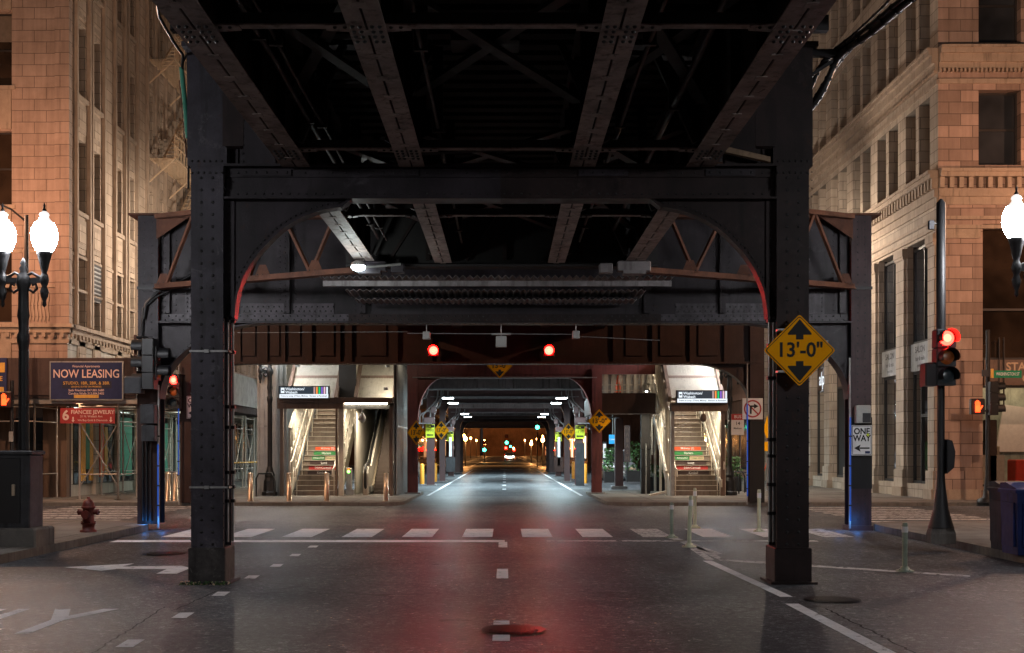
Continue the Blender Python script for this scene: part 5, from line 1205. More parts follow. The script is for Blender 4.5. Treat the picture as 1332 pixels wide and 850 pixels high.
# corridor ceiling tubes
i = 0
for s in (-1, 1):
    for Y, ordn in ((54.1, "first"), (59.7, "second"), (77, "third"), (83.3, "fourth")):
        R = empty("ceiling_light", (s*2.5, Y, 3.97), f"{ordn} ceiling tube from the crossing, in the row on the {'parked car' if s > 0 else 'escalator'} side", "ceiling light", "fluorescent lights under the tracks")
        m = MB(); m.bbox(s*2.5-.26, s*2.5+.26, Y-.33, Y+.33, 3.97, 4.03, 'galv', .01); m.tube([(s*2.5, Y, 4.06), (s*2.5, Y, 4.25)], .02, 'galv', 6); m.build("housing", R)
        m = MB(); m.box(s*2.5-.23, s*2.5+.23, Y-.30, Y+.30, 3.945, 3.969, 'tube'); m.build("tube", R)
        light('AREA', "tube_light", (s*2.5, Y, 3.935), 520 if Y < 70 else 420, (.70, .93, 1), R, .45, .58)
R = empty("ceiling_light", (0, 47, 4.6), "added cool lights on the rear of the arched maroon frame, hidden from the crossing", "ceiling light")  # added out of sight to light the covered street
for s in (-1, 1):
    m = MB(); m.box(s*1.5-.23, s*1.5+.23, 44.55, 44.7, 4.46, 4.5, 'tube'); m.build("tube", R); light('AREA', "tube_light", (s*1.5, 44.62, 4.45), 150, (.74, .94, 1), R, .45, .14)

# work light under the near deck
R = empty("flood_light", (-2.6, 22.0, 4.9), "bright cool white lamp head hanging beside the rusty truss end", "lamp")
m = MB(); a = X(457.5, 22); b = X(484, 22); zc = Z(350, 22)
m.lathe((a+.13, 21.9, zc-.06), [(.02,0),(.1,.03),(.13,.07),(.12,.10)], 'ledw', 14); m.build("lens", R)
m = MB(); m.lathe((a+.13, 21.9, zc+.041), [(.13,0),(.12,.05),(.06,.09)], 'galv', 14); m.tube([(a+.2, 21.9, zc+.02), (b, 21.95, zc+.03), (b+.5, 22.1, zc+.1)], .025, 'galv', 8); m.build("housing", R)
light('POINT', "lamp_light", (a+.13, 20.9, zc-.42), 36, (.88, .95, .92), R, .08)

# ============================================================ TRAFFIC SIGNALS
def signal_head(mb_parent, c, secs=3, lit=0, sec=.31, lr=.115, facing='-y', name='housing', litmat='red', ron='red_on'):
    # c = centre of the top lens in world space
    x, y, z = c; R = mb_parent; rot = {'-y': 0, '-x': -PI/2, 'x': PI/2, 'y': PI}[facing]
    T = Matrix.Translation((x, y, z)) @ Matrix.Rotation(rot, 4, 'Z')
    m = MB(); hw = sec*.52
    for k in range(secs):
        zc = -k*sec; m.bbox(-hw, hw, .02, .26, zc-sec*.49, zc+sec*.49, 'black', .015)
        vs = []; n = 12   # visor
        for yy in (.02, -.2):
            for j in range(n+1):
                t = -PI*.15+PI*1.3*j/n; vs.append((math.cos(t)*lr*1.16, yy, zc+math.sin(t)*lr*1.16))
        m.add(vs, [(j, j+1, n+2+j, n+1+j) for j in range(n)], 'black', True)
    m.xf(T); h = m.build(name, R)
    for k in range(secs):
        on = (k == lit); zc = -k*sec
        mt = ({0: ron, 1: 'amber_off', 2: 'green_on'}[k] if on else {0: 'red_off', 1: 'amber_off', 2: 'green_off'}[k]) if secs > 1 else ('red_on' if litmat == 'red' else 'green_on')
        m = MB(); n = 20; vs = [(0, -.03, zc)]
        for rr, yy in ((lr*.55, -.022), (lr, .012)):
            for j in range(n): t = 2*PI*j/n; vs.append((math.cos(t)*rr, yy, zc+math.sin(t)*rr))
        m.add(vs, [(0, 1+(j+1) % n, 1+j) for j in range(n)], 'red_core' if mt.startswith('red_') and mt != 'red_off' else mt, True); m.add(vs, [(1+j, 1+(j+1) % n, 1+n+(j+1) % n, 1+n+j) for j in range(n)], mt, True)
        m.xf(T); m.build("lens", R)
    return h
def redspot(R, p, e, d=(0,-1,-.12), ang=130): return aim(light('SPOT', "lens_light", p, e, (1, .03, .035), R, .11, spot=math.radians(ang), blend=.9), d)
def hand(m, x, y, z, s=.12):
    m.bbox(x-s*.45, x+s*.42, y-.004, y, z-s*1.0, z+s*.15, 'hand_on', .003)
    for k in range(4): m.box(x-s*.45+k*s*.225, x-s*.45+k*s*.225+s*.17, y-.004, y, z+s*.16, z+s*(.85, 1.05, 1.0, .75)[k], 'hand_on')
    m.bar((x+s*.4, y-.002, z-s*.5), (x+s*.82, y-.002, z+s*.15), .004, s*.2, 'hand_on', up=(1,0,0)); return m

# right corner post with lit signal
P = (X(1224, 19.8), 19.8)
TS = empty("traffic_light", (P[0], P[1], SL), "red traffic light on the tall black post at the near corner", "traffic light")
m = MB(); m.lathe((P[0], P[1], SL), [(.21,.25),(.19,.30),(.12,.55),(.075,.9),(.06,1.1),(.058,3.3)], 'black', 14); m.tube([(P[0], P[1], 3.43), (P[0], P[1], 5.6), (P[0], P[1], 5.67)], [.075, .075, .02], 'black', 14); m.build("post", TS)
m = MB(); m.lathe((P[0], P[1], SL), [(.235,0),(.23,.16),(.2,.25)], 'kerb', 6, False); m.build("footing", TS)
signal_head(TS, (X(1229, 19.6), 19.5, Z(440, 19.5)), 3, 0, .30, .118, ron='red_dim')
m = MB(); m.bbox(P[0]-.33, P[0]-.12, 19.55, 19.85, 2.65, 3.02, 'black', .02); m.box(P[0]-.12, P[0]+.1, 19.66, 19.74, 2.8, 2.84, 'black'); m.build("side_head", TS)
m = MB(); q = P[0]+.06; m.prism([(q,1.25),(q+.11,1.35),(q+.13,1.6),(q+.08,1.78),(q,1.8)][::-1], 'y', 19.68, 19.9, 'black'); m.build("control_box", TS)
m = MB(); m.bbox(P[0]-.21, P[0]-.12, 19.75, 19.82, 5.18, 5.32, 'greyplastic', .01); m.bar((P[0]-.15, 19.78, 5.27), (P[0], 19.8, 5.27), .02, .02, 'black'); m.build("sensor", TS)
redspot(TS, (X(1229, 19.6), 19.28, Z(440, 19.5)), 14)
light('POINT', "halo_light", (X(1229, 19.6)+.02, 19.2, Z(440, 19.5)), 5, (1, .02, .03), TS, .06)

# two red signals on the maroon girder
for px, lab in ((564, "round red signal on the maroon girder near the dark roof camera, first of two"), (714, "round red signal on the maroon girder, above the no turn side of the road")):
    q = X(px, 36.0); R = empty("traffic_light", (q, 36.0, Z(456, 36)), lab, "traffic light", "overhead red signals")
    signal_head(R, (q, 35.95, Z(456, 35.9)), 1, 0, .32, .125); m = MB(); m.box(q-.03, q+.03, 36.1, 36.52, Z(456, 36)+.1, Z(456, 36)+.16, 'black'); m.build("bracket", R)
    redspot(R, (q, 35.72, Z(456, 35.9)), 2000, (0, -1, -.01), 24); light('POINT', 'halo_light', (q, 35.55, Z(456, 35.9)), 3, (1, .02, .03), R, .05)
o = [o for o in bpy.data.objects if o.get('group') == "overhead red signals"]
o[0]['label'] = "round red signal on the maroon girder, the one toward the escalator side"; o[1]['label'] = "round red signal on the maroon girder, the one toward the cone side"

# red signal on the far bent column
R = empty("traffic_light", (X(227, 35.9), 35.9, 2.2), "red traffic light beside the maroon column next to the three steel bollards", "traffic light")
signal_head(R, (X(227, 35.8), 35.7, Z(495, 35.8)), 3, 0, .33, .12, ron='red_dim'); m = MB(); m.bar((X(227, 35.9), 35.9, 3.85), (X(240, 36.3), 36.3, 3.85), .05, .05, 'black'); m.build("bracket", R); redspot(R, (X(227, 35.8), 35.45, Z(495, 35.8)), 60)
light('POINT', "halo_light", (X(227, 35.8)+.1, 35.3, Z(495, 35.8)), 6, (1, .02, .03), R, .06)

# dark cluster on the corner column
R = empty("traffic_light", (X(191, 24.7), 24.7, 3), "unlit black signal heads seen side on, strapped to the corner column", "traffic light")
signal_head(R, (X(190, 24.7)-.05, 24.65, Z(452, 24.7)), 3, 9, .34, .13, '-x'); signal_head(R, (X(207, 24.7), 24.75, Z(462, 24.7)), 2, 9, .34, .12, 'x')
m = MB(); m.bbox(X(163, 24.6), X(186, 24.6), 24.45, 24.75, Z(512, 24.6), Z(490, 24.6), 'greyplastic', .03); m.build("pedestrian_head", R)
m = MB(); q = X(176, 24.7); m.tube([(q, 24.7, 2.75), (q, 24.7, 3.95)], .03, 'rust', 8); m.tube([(q, 24.7, 3.2), (X(192, 24.9), 24.9, 3.2)], .03, 'black', 8); m.tube([(q, 24.7, 3.9), (X(192, 24.9), 24.9, 3.9)], .03, 'black', 8); m.build("bracket", R)
R = empty("junction_box", (X(192, 24.8), 24.8, 2), "two black control cabinets and conduits strapped to the corner column below the signal heads", "control box")
m = MB(); m.bbox(X(183, 24.7), X(202, 24.7), 24.62, 24.96, Z(551, 24.7), Z(526, 24.7), 'greyplastic', .02); m.build("upper_cabinet", R); m = MB(); m.bbox(X(184, 24.7), X(202, 24.7), 24.65, 24.96, Z(574, 24.7), Z(553, 24.7), 'greyplastic', .02); m.build("lower_cabinet", R)
m = MB()
for px in (185, 190, 195): m.tube([(X(px, 24.9), 24.93, .2), (X(px, 24.9), 24.93, Z(574, 24.9))], .022, 'black', 6); m.build("conduit", R); m = MB()
m.tube([(X(187, 24.9), 24.9, 4.3), (X(190, 24.9), 24.9, 4.6), (X(205, 24.9), 24.95, 4.85), (X(245, 24.9), 25.1, 5.2)], .03, 'black', 8); m.build("conduit", R); m = MB(); m.tube([(X(184, 24.9), 24.9, 3.9), (X(186, 24.9), 24.9, 4.5), (X(203, 24.9), 24.95, 4.75), (X(245, 24.9), 25.1, 5.1)], .02, 'black', 8); m.build("conduit", R)

# poles on the far corners with hand signals
R = empty("pedestrian_signal", (X(1285, 36.3), 36.3, SF), "lit red hand signal on the slim black pole in front of the cafe window", "pedestrian signal")
q = X(1285, 36.3); m = MB(); m.lathe((q, 36.3, SF), [(.3,0),(.3,.1),(.15,.16),(.12,.4),(.07,.8),(.06,5.1)], 'black', 12); m.build("pole", R)
xh = X(1271, 36.1); zh = Z(529, 36.1); m = MB(); m.bbox(xh-.2, xh+.2, 36.0, 36.2, zh-.23, zh+.23, 'black', .02); m.box(xh, q, 36.18, 36.22, zh-.15, zh-.1, 'black'); h = m.build("housing", R); m = MB(); hand(m, xh-.02, 35.99, zh, .17); m.build("hand_symbol", h)
light('POINT', "halo_light", (xh, 35.8, zh), 3, (1, .08, .02), R, .05)
R2 = empty("traffic_light", (X(1301, 36.2), 36.2, 3), "unlit three lamp signal seen side on, beside the green street name sign", "traffic light")
signal_head(R2, (X(1297, 36.2), 36.2, Z(504, 36.2)), 3, 9, .33, .13, 'x'); m = MB(); m.box(q, X(1295, 36.2), 36.2, 36.24, 3.3, 3.35, 'black'); m.build("bracket", R2)
sg = MB(); a, b = X(1291, 36.1), X(1327, 36.1); za, zb = Z(492, 36.1), Z(482.5, 36.1)
sg.box(a, b, 36.0, 36.02, za, zb, 'green'); sg.text("WASHINGTON ST", ((a+b)/2, 35.995, (za+zb)/2), .135, 'white', sx=.62); sg.box(a-.09, a-.005, 36.0, 36.02, za, zb+.05, 'orangep')
sg.box(a-.35, a-.1, 36.0, 36.02, za+.04, zb+.02, 'greyplastic'); tag(sg.build("street_sign"), "green street name sign reading WASHINGTON on the slim pole", "street sign")
R = empty("pedestrian_signal", (X(15, 36.2), 36.3, SF), "lit red hand signal beside the black lamp pole under the gold banner", "pedestrian signal")
q = X(15.5, 36.2); m = MB(); m.lathe((q, 36.2, SF), [(.16,0),(.14,.4),(.06,.8),(.055,3.6)], 'black', 12); m.box(q-.06, q+.06, 36.13, 36.14, 1.9, 2.2, 'whitebox'); m.build("pole", R)
xh = X(8, 36.1); zh = Z(520, 36.1); m = MB(); m.bbox(xh-.2, xh+.2, 36.0, 36.12, zh-.23, zh+.23, 'black', .02); h = m.build("housing", R); m = MB(); hand(m, xh-.02, 35.99, zh, .17); m.build("hand_symbol", h)
light('POINT', "halo_light", (xh, 35.8, zh), 3, (1, .08, .02), R, .05)

# boxes hanging from the wide portal
for px, py, w, nm, lab, cat in ((555, 437, .075, "junction_box", "small pale box hanging above the red signal on the escalator side", "junction box"), (749, 436, .075, "junction_box", "small pale box hanging beside the red signal on the cone side", "junction box"), (652, 445, .11, "camera_unit", "larger pale camera box hanging between the two red signals", "camera")):
    q = X(px, 25.3); z = Z(py, 25.3); m = MB(); m.bbox(q-w, q+w, 25.15, 25.35, z-w, z+w, 'whitebox', .012); m.tube([(q, 25.25, z+w), (q, 25.25, 4.22)], .012, 'galv', 6)
    if w > .1: m.box(q-.2, q+.2, 25.2, 25.3, z+w+.03, z+w+.06, 'galv')
    tag(m.build(nm), lab, cat)
m = MB(); m.tube([(-2.0, 25.3, Z(437, 25.3)+.05), (1.4, 25.3, Z(437, 25.3)+.03)], .008, 'galv', 5); m.tube([(1.4, 25.3, 3.98), (3.2, 25.4, 3.9)], .007, 'galv', 5); m.tube([(-5.5, 25.3, 4.05), (-2.0, 25.3, 4.07)], .006, 'galv', 5)
tag(m.build("cable"), "thin grey wires strung under the wide steel portal", "cable")

# ============================================================ SIGNS
def diamond(m, x, y, z, h, txt=True, tilt=1.0):
    def D(r, yy, mt, rr=.12):
        n = 4; pts = []
        for k in range(4):
            a = PI/2*k; c = Vector((math.cos(a)*r, math.sin(a)*r))
            for t in (-1, 0, 1):
                dd = Vector((-math.sin(a), math.cos(a)))*t; pts.append(tuple(c*(1-rr*.35*(1 if t else .55))+dd*r*rr*.35))
        poly = [(x+p[0]*tilt, z+p[1]) for p in pts]; m.prism(poly[::-1] if area(poly) > 0 else poly, 'y', yy, yy+.003, mt)
    D(h, y, 'signy'); D(h*.955, y-.004, 'blackm'); D(h*.925, y-.008, 'signy')
    for s in (-1, 1):
        p = [(-.13,.30),(-.13,.43),(-.42,.43),(-.42,.47),(0,.86),(.42,.47),(.42,.43),(.13,.43),(.13,.30)]
        p = [(x+a*h*.78*tilt, z+s*b*h) for a, b in p]
        if area(p) > 0: p = p[::-1]
        m.prism(p, 'y', y-.0115, y-.0085, 'blackm')
    m.text("13'-0\"" if txt else "13-0", (x, y-.012, z-.005*h), h*.56, 'blackm', bold=.02, sx=.98*tilt)
sd = empty("clearance_sign", (X(1040, 14.7), 14.7, Z(456, 14.7)), "large amber diamond sign reading 13'-0\" on the near brown column", "road sign", "amber diamond clearance signs")
m = MB(); diamond(m, X(1040, 14.72), 14.72, Z(456, 14.72), .432); m.build("sign_panel", sd)
m = MB(); q = X(1040, 14.72); zc = Z(456, 14.72)
for dz in (.25, -.25): m.box(q-.25, q+.05, 14.725, 14.9, zc+dz-.012, zc+dz+.012, 'galv')
m.box(q+.32, q+.345, 14.726, 14.75, zc-.12, zc+.12, 'galv'); m.build("bracket", sd)
def small_diamond(px, py, Y, h, lab, tilt=1.0):
    m = MB(); diamond(m, X(px, Y), Y, Z(py, Y), h, tilt=tilt); tag(m.build("clearance_sign"), lab, "road sign", "amber diamond clearance signs")
small_diamond(541.5, 563, 43.9, .44, "amber diamond 13'-0\" sign on the arched frame column next to the escalator", .75)
small_diamond(779.5, 548, 43.9, .42, "amber diamond 13'-0\" sign on the arched frame column below the traffic cone")
small_diamond(650, 476, 43.9, .46, "amber diamond sign hung in the middle of the arched frame, only its lower tip showing")
small_diamond(574, 560, 65.4, .50, "small amber diamond sign between the two yellow eleven foot signs on the escalator side", .85)
small_diamond(739.5, 562, 65.4, .46, "small amber diamond sign deep under the tracks between two yellow eleven foot signs", .9)
def yellow(px, py, Y, w, h, lab):
    q, z = X(px, Y), Z(py, Y); m = MB(); m.box(q-w/2, q+w/2, Y, Y+.01, z-h/2, z+h/2, 'signf'); m.box(q-w*.47, q+w*.47, Y-.006, Y-.002, z+h*.27, z+h*.46, 'blackm'); m.text("11 FT", (q, Y-.008, z+h*.02), w*.36, 'blackm'); m.disc((q, Y-.01, z+h*.365), w*.09, 'signf', n=10)
    m.text("LOW", (q-w*.28, Y-.01, z+h*.365), w*.16, 'signf'); m.bar((q-w*.3, Y-.006, z-h*.3), (q+w*.35, Y-.006, z-h*.3), .004, h*.09, 'blackm', up=(0,0,1)); m.prism([(q-w*.42, z-h*.3), (q-w*.2, z-h*.2), (q-w*.2, z-h*.4)], 'y', Y-.01, Y-.006, 'blackm')
    tag(m.build("clearance_sign"), lab, "road sign", "yellow clearance signs")
yellow(559.5, 561, 57.9, .42, .62, "yellow eleven foot sign between the two amber diamonds on the escalator side")
yellow(754.5, 562.5, 57.9, .44, .62, "yellow eleven foot sign on the column with the dark painted foot")
yellow(585.5, 568, 79.9, .42, .6, "smaller yellow sign deeper under the tracks on the escalator side")
yellow(726.5, 568.5, 79.9, .42, .6, "smaller yellow sign deeper under the tracks on the parked car side")
def oneway(px, py, Y, w, h, lab, nm='one_way_sign'):
    q, z = X(px, Y), Z(py, Y); m = MB(); m.bbox(q-w/2, q+w/2, Y, Y+.012, z-h/2, z+h/2, 'white', .003)
    for (a, b, c, d) in ((-.47,.47,.465,.48),(-.47,.47,-.48,-.465),(-.47,-.445,-.48,.48),(.445,.47,-.48,.48)): m.box(q+a*w, q+b*w, Y-.004, Y-.001, z+c*h, z+d*h, 'blackm')
    m.text("ONE", (q, Y-.005, z+h*.29), w*.42, 'blackm', bold=.03, sx=.9); m.text("WAY", (q, Y-.005, z+h*.06), w*.42, 'blackm', bold=.03, sx=.88)
    m.box(q-w*.1, q+w*.38, Y-.006, Y-.002, z-h*.285, z-h*.235, 'blackm'); m.prism([(q-w*.38, z-h*.26), (q-w*.06, z-h*.14), (q-w*.12, z-h*.26), (q-w*.06, z-h*.38)], 'y', Y-.006, Y-.002, 'blackm'); m.box(q+w*.16, q+w*.4, Y-.006, Y-.002, z-h*.44, z-h*.36, 'signnavy')
    m.disc((q+w*.3, Y-.008, z+h*.18), w*.07, 'signf', n=10); tag(m.build(nm), lab, "road sign")
oneway(1121, 573, 24.9, .41, .61, "white ONE WAY sign with black arrow on the far corner column under the pale box")
oneway(252, 530, 36.2, .42, .66, "white ONE WAY sign half hidden behind the near riveted column")
q, z = X(979, 36.2), Z(532, 36.2); m = MB(); m.bbox(q-.3, q+.3, 36.2, 36.215, z-.31, z+.31, 'white', .004)
for k in range(28):
    a = 2*PI*k/28; b = 2*PI*(k+1)/28; m.add([(q+r*math.cos(t), 36.195, z+r*math.sin(t)) for r, t in ((.26, a), (.26, b), (.215, b), (.215, a))], [(0,1,2,3)], 'signred')
m.bar((q-.16, 36.193, z+.16), (q+.16, 36.193, z-.16), .004, .04, 'signred', up=(0,0,1)); m.box(q-.08, q-.03, 36.188, 36.191, z-.15, z+.05, 'blackm'); m.box(q-.08, q+.05, 36.188, 36.191, z+.05, z+.1, 'blackm'); m.prism([(q+.17, z+.075), (q+.04, z+.15), (q+.04, z)], 'y', 36.188, 36.191, 'blackm')
tag(m.build("turn_sign"), "white square no right turn sign with red ring beside the station stairs", "road sign")
q, z = X(1122.5, 24.85), Z(539, 24.85); m = MB(); m.bbox(q-.15, q+.15, 24.8, 24.98, z-.18, z+.18, 'whitebox', .015); m.box(q-.02, q+.14, 24.79, 24.8, z-.17, z+.02, 'greyplastic'); tag(m.build("control_box"), "pale grey control box above the ONE WAY sign", "control box")
q = X(959.5, 41.0); m = MB(); z = Z(552, 41); m.box(q-.21, q+.21, 41.0, 41.02, z-.36, z+.34, 'white'); m.box(q-.21, q+.21, 40.99, 40.998, z+.14, z+.34, 'signred'); m.text("BUS", (q, 40.985, z+.24), .14, 'white'); m.text("14", (q, 40.985, z+.02), .16, 'blackm'); m.text("Madison", (q, 40.985, z-.14), .08, 'blackm'); m.box(q-.25, q-.21, 41.0, 41.4, z+.1, z+.13, 'black')
tag(m.build("bus_stop_sign"), "white bus stop sign with a red top beside the no turn sign", "bus sign")
m = MB(); q = X(998, 47); z = Z(558, 47)
m.prism([(q-.13, z), (q, z+.5), (q+.13, z), (q, z-.5)], 'y', 47.0, 47.02, 'signy'); m.box(q-.1, q+.1, 47.0, 47.02, z-.85, z-.5, 'signy'); m.tube([(q, 47.04, SF), (q, 47.04, z+.4)], .025, 'galv', 6); m.tube([(q-.3, 47.3, SF), (q, 47.04, 1.2)], .02, 'orange', 5); tag(m.build("work_sign"), "narrow orange work zone sign seen edge on past the no turn sign", "road sign")

# ============================================================ STREET OBJECTS
def delin(px, py, ztop_py, lab, mt='post', lean=0):
    Y = CH*F/(py-HY); q = X(px, Y); h = (py-ztop_py)*Y/F; R = empty("delineator_post", (q, Y, 0), lab, "delineator post", "plastic delineator posts")
    m = MB(); m.lathe((q, Y, 0), [(.12,0),(.12,.02),(.07,.035),(.05,.07)], 'post' if mt == 'post' else 'postg', 12)
    for a in range(4): m.rivet((q+.09*math.cos(a*PI/2+.4), Y+.09*math.sin(a*PI/2+.4), .025), '-y', .012)
    m.build("base", R)
    m = MB(); m.tube([(q, Y, .05), (q+lean*.3, Y, h*.5), (q+lean, Y, h-.03), (q+lean, Y, h)], [.036,.036,.038,.03], mt, 10); m.tube([(q+lean*.9, Y, h*.80), (q+lean*.95, Y, h*.92)], .0415, 'white', 10, False); m.build("tube", R)
delin(873.7, 700, 653.5, "short grey green delineator post at the lane line end, nearest the crosswalk bars", 'postg')
delin(896.5, 712, 645, "tallest cream delineator post of the close pair, leaning slightly", 'post', .03)
delin(904, 687, 635, "thin cream delineator post standing behind the leaning one")
delin(987.5, 692, 637, "cream delineator post just in front of the brown riveted column")
delin(1177, 744, 680, "green grey delineator post standing alone between the brown column and the signal post", 'postg')
def bollard(px, lab, Y=37.4, h=.86):
    q = X(px, Y); R = empty("bollard", (q, Y, SF), lab, "bollard", "brushed steel bollards by the station")
    m = MB(); m.lathe((q, Y, SF), [(.1,0),(.1,.015),(.078,.02),(.078,h-.03)], 'chrome', 18); m.build("tube", R)
    m = MB(); m.lathe((q, Y, SF+h-.03), [(.078,0),(.07,.025),(.04,.04),(.01,.045)], 'chrome', 18); m.build("cap", R)
for px, lab in ((326, "steel bollard standing alone in front of the scaffold canopy"), (376, "steel bollard in front of the stair handrail"), (425, "steel bollard at the edge between stairs and escalator"), (502, "steel bollard in front of the dark escalator"),
                (209.5, "steel bollard beside the blue lit corner column, first of three"), (218.5, "middle one of the three close steel bollards"), (228, "steel bollard of the close three beside the maroon column")): bollard(px, lab)
R = empty("guard_rail", (X(220, 37), 37, SF), "thin metal rail between the three close bollards", "rail"); m = MB(); m.tube([(X(207, 37.6), 37.6, .98), (X(234, 37.6), 37.6, .98)], .018, 'galv', 6)
for px in (213.5, 223, 233): m.tube([(X(px, 37.6), 37.6, SF), (X(px, 37.6), 37.6, .98)], .03, 'galv', 6)
m.build("bar", R)

# fire hydrant
q, Y = X(115, 22.5), 22.5
R = empty("fire_hydrant", (q, Y, SL), "worn dark red fire hydrant on the corner sidewalk", "fire hydrant")
m = MB(); m.lathe((q, Y, SL), [(.15,0),(.15,.04),(.11,.05),(.11,.14),(.135,.145),(.135,.18),(.105,.19),(.1,.43),(.125,.44),(.125,.47),(.105,.475)], 'hydrant', 16)
for k in range(6): a = k*PI/3; m.lathe((q+.125*math.cos(a), Y+.125*math.sin(a), SL+.18), [(.014,0),(.014,.02)], 'rust', 6)
m.build("barrel", R)
m = MB(); m.lathe((q, Y, SL+.475), [(.11,0),(.105,.05),(.08,.1),(.04,.13),(.03,.135),(.03,.17)], 'hydrant', 16); m.build("bonnet", R)
for s in (-1, 1):
    m = MB(); m.tube([(q+s*.08, Y, SL+.37), (q+s*.15, Y, SL+.37)], .045, 'hydrant', 12); m.tube([(q+s*.15, Y, SL+.37), (q+s*.185, Y, SL+.37)], .058, 'hydrant', 8); m.tube([(q+s*.185, Y, SL+.37), (q+s*.21, Y, SL+.37)], .018, 'rust', 5); m.build("side_cap", R)
m = MB(); m.tube([(q, Y-.08, SL+.33), (q, Y-.16, SL+.33)], .065, 'hydrant', 12); m.tube([(q, Y-.16, SL+.33), (q, Y-.19, SL+.33)], .078, 'hydrant', 8); m.build("front_cap", R)

# utility cabinet
R = empty("utility_cabinet", (-7.95, 19.3, SL), "black metal utility cabinet on a concrete plinth below the twin globe lamp", "utility cabinet")
m = MB(); m.bbox(-8.7, -7.22, 18.93, 19.75, SL, .42, 'kerb', .03); m.build("plinth", R)
m = MB(); m.bbox(-8.6, -7.36, 19.06, 19.62, .421, 1.56, 'greyplastic', .02); m.bbox(-8.63, -7.33, 19.03, 19.65, 1.56, 1.62, 'greyplastic', .02); m.build("body", R)
m = MB(); m.bbox(-8.5, -7.5, 19.035, 19.058, .5, 1.5, 'black', .008); d = m.build("door", R); m = MB(); m.bbox(-7.62, -7.57, 18.99, 19.034, .92, 1.1, 'chrome', .01); m.build("handle", d)

# recycling bins
def bin_(x, y, mt, lab, h=1.05):
    R = empty("recycling_bin", (x, y, SL), lab, "bin", "street bins by the corner"); w, d = .56, .6
    m = MB(); vs = []
    for z, k in ((SL, .92), (SL+h-.12, 1.0)):
        for sx, sy in ((-1,-1),(1,-1),(1,1),(-1,1)): vs.append((x+sx*w/2*k, y+sy*d/2*k, z))
    m.add(vs, [(0,3,2,1),(4,5,6,7),(0,1,5,4),(1,2,6,5),(2,3,7,6),(3,0,4,7)], mt)
    m.bbox(x-w*.36, x+w*.36, y-d/2-.02, y-d/2+.02, SL+.12, SL+h-.25, mt, .01); m.bbox(x-w/2-.02, x-w/2+.02, y-d*.36, y+d*.36, SL+.12, SL+h-.25, mt, .01); m.build("body", R)
    m = MB(); m.bbox(x-w/2-.03, x+w/2+.03, y-d/2-.03, y+d/2+.03, SL+h-.119, SL+h-.06, mt, .015); m.prism([(y-d/2, SL+h-.06), (y+d/2, SL+h-.06), (y+d/2, SL+h+.02), (y+d/2-.2, SL+h+.03)][::-1], 'x', x-w/2, x+w/2, mt); m.build("lid", R)
bin_(7.55, 17.75, 'binblue', "dark blue recycling bin cut by the picture edge", 1.0); bin_(7.68, 18.5, 'bingrey', "dark grey bin standing behind the blue bin", 1.0)

# glow strips standing in for blue reflections on conduits, plus added lights below
for px, Y, z0, z1, lab in ((206, 24.9, .3, 1.75, "painted blue reflection on the conduit of the corner column by the three bollards"), (1105.5, 24.9, .2, 2.3, "painted blue reflection on the conduit beside the ONE WAY sign"), (972, 36.2, .3, 3.0, "faint painted blue reflection on the column under the no turn sign"), (232.5, 36.1, .9, 3.0, "painted blue reflection between the red signal and the maroon column")):
    q = X(px, Y); R = empty("blue_reflection", (q, Y, z0), lab, "painted reflection"); m = MB(); m.tube([(q, Y, .05), (q, Y, z1+1.2)], .022, 'galv' , 8); m.build("conduit", R)
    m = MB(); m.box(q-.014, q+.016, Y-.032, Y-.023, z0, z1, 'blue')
    m.build("reflection_strip", R)
    for zz in (.5, .9, 1.3, 1.9): m = MB(); m.box(q-.035, q+.035, Y-.036, Y-.02, zz, zz+.03, 'black'); m.build("clip", R)
    if Y < 30:
        for dx in (.12, -.25): light('POINT', "added_blue_light", (q+dx, Y-.12, .2), 3, (.03, .3, 1), R, .04)  # added blue lights for the glow on the ground
# red glints: small red indicator on the near conduit
# cables
R = empty("cable_bundle", (3.8, 15, 6.3), "thick black cable bundles sagging from the brown column head up out of the picture", "cable")
m = MB(); m.bar((3.7, 15.0, 6.46), (4.1, 14.95, 6.44), .1, .08, 'black'); m.bar((3.75, 15.0, 6.2), (4.05, 15, 6.4), .04, .04, 'black'); m.build("bracket", R)
def P3(px, py, Y): return (X(px, Y), Y, Z(py, Y))
for k, (pts, r) in enumerate((([P3(1054,116,15.2), P3(1066,88,15.1), P3(1088,66,15), P3(1130,35,14), P3(1176,-4,12.8), P3(1260,-60,11)], .028), ([P3(1053,143,15.2), P3(1070,120,15.1), P3(1090,72,15), P3(1135,42,14), P3(1185,-2,12.8), P3(1270,-60,11)], .04), ([P3(1056,100,15.2), P3(1075,72,15.1), P3(1110,45,14.5), P3(1150,8,13.5), P3(1165,-10,13)], .014), ([P3(1054,138,15.2), P3(1078,100,15.1), P3(1100,68,15), P3(1155,22,14), P3(1180,-2,12.8)], .03))):
    d = []
    for a, b in zip(pts, pts[1:]):
        a = Vector(a); b = Vector(b)
        for t in range(6): d.append(a.lerp(b, t/6))
    for _ in range(3): d = [d[0]]+[(d[i-1]+d[i]*2+d[i+1])/4 for i in range(1, len(d)-1)]+[d[-1]]
    m = MB(); m.tube(d, r, 'black', 7)
    for i in range(2, len(d), 2): m.tube([d[i], d[i]+(d[i]-d[i-1]).normalized()*.03], r*1.25, 'blackm', 7)
    m.build("cable", R)
R = empty("cable_bundle", (-3.9, 15, 6.3), "black and green cables running down beside the bluish column head", "cable")
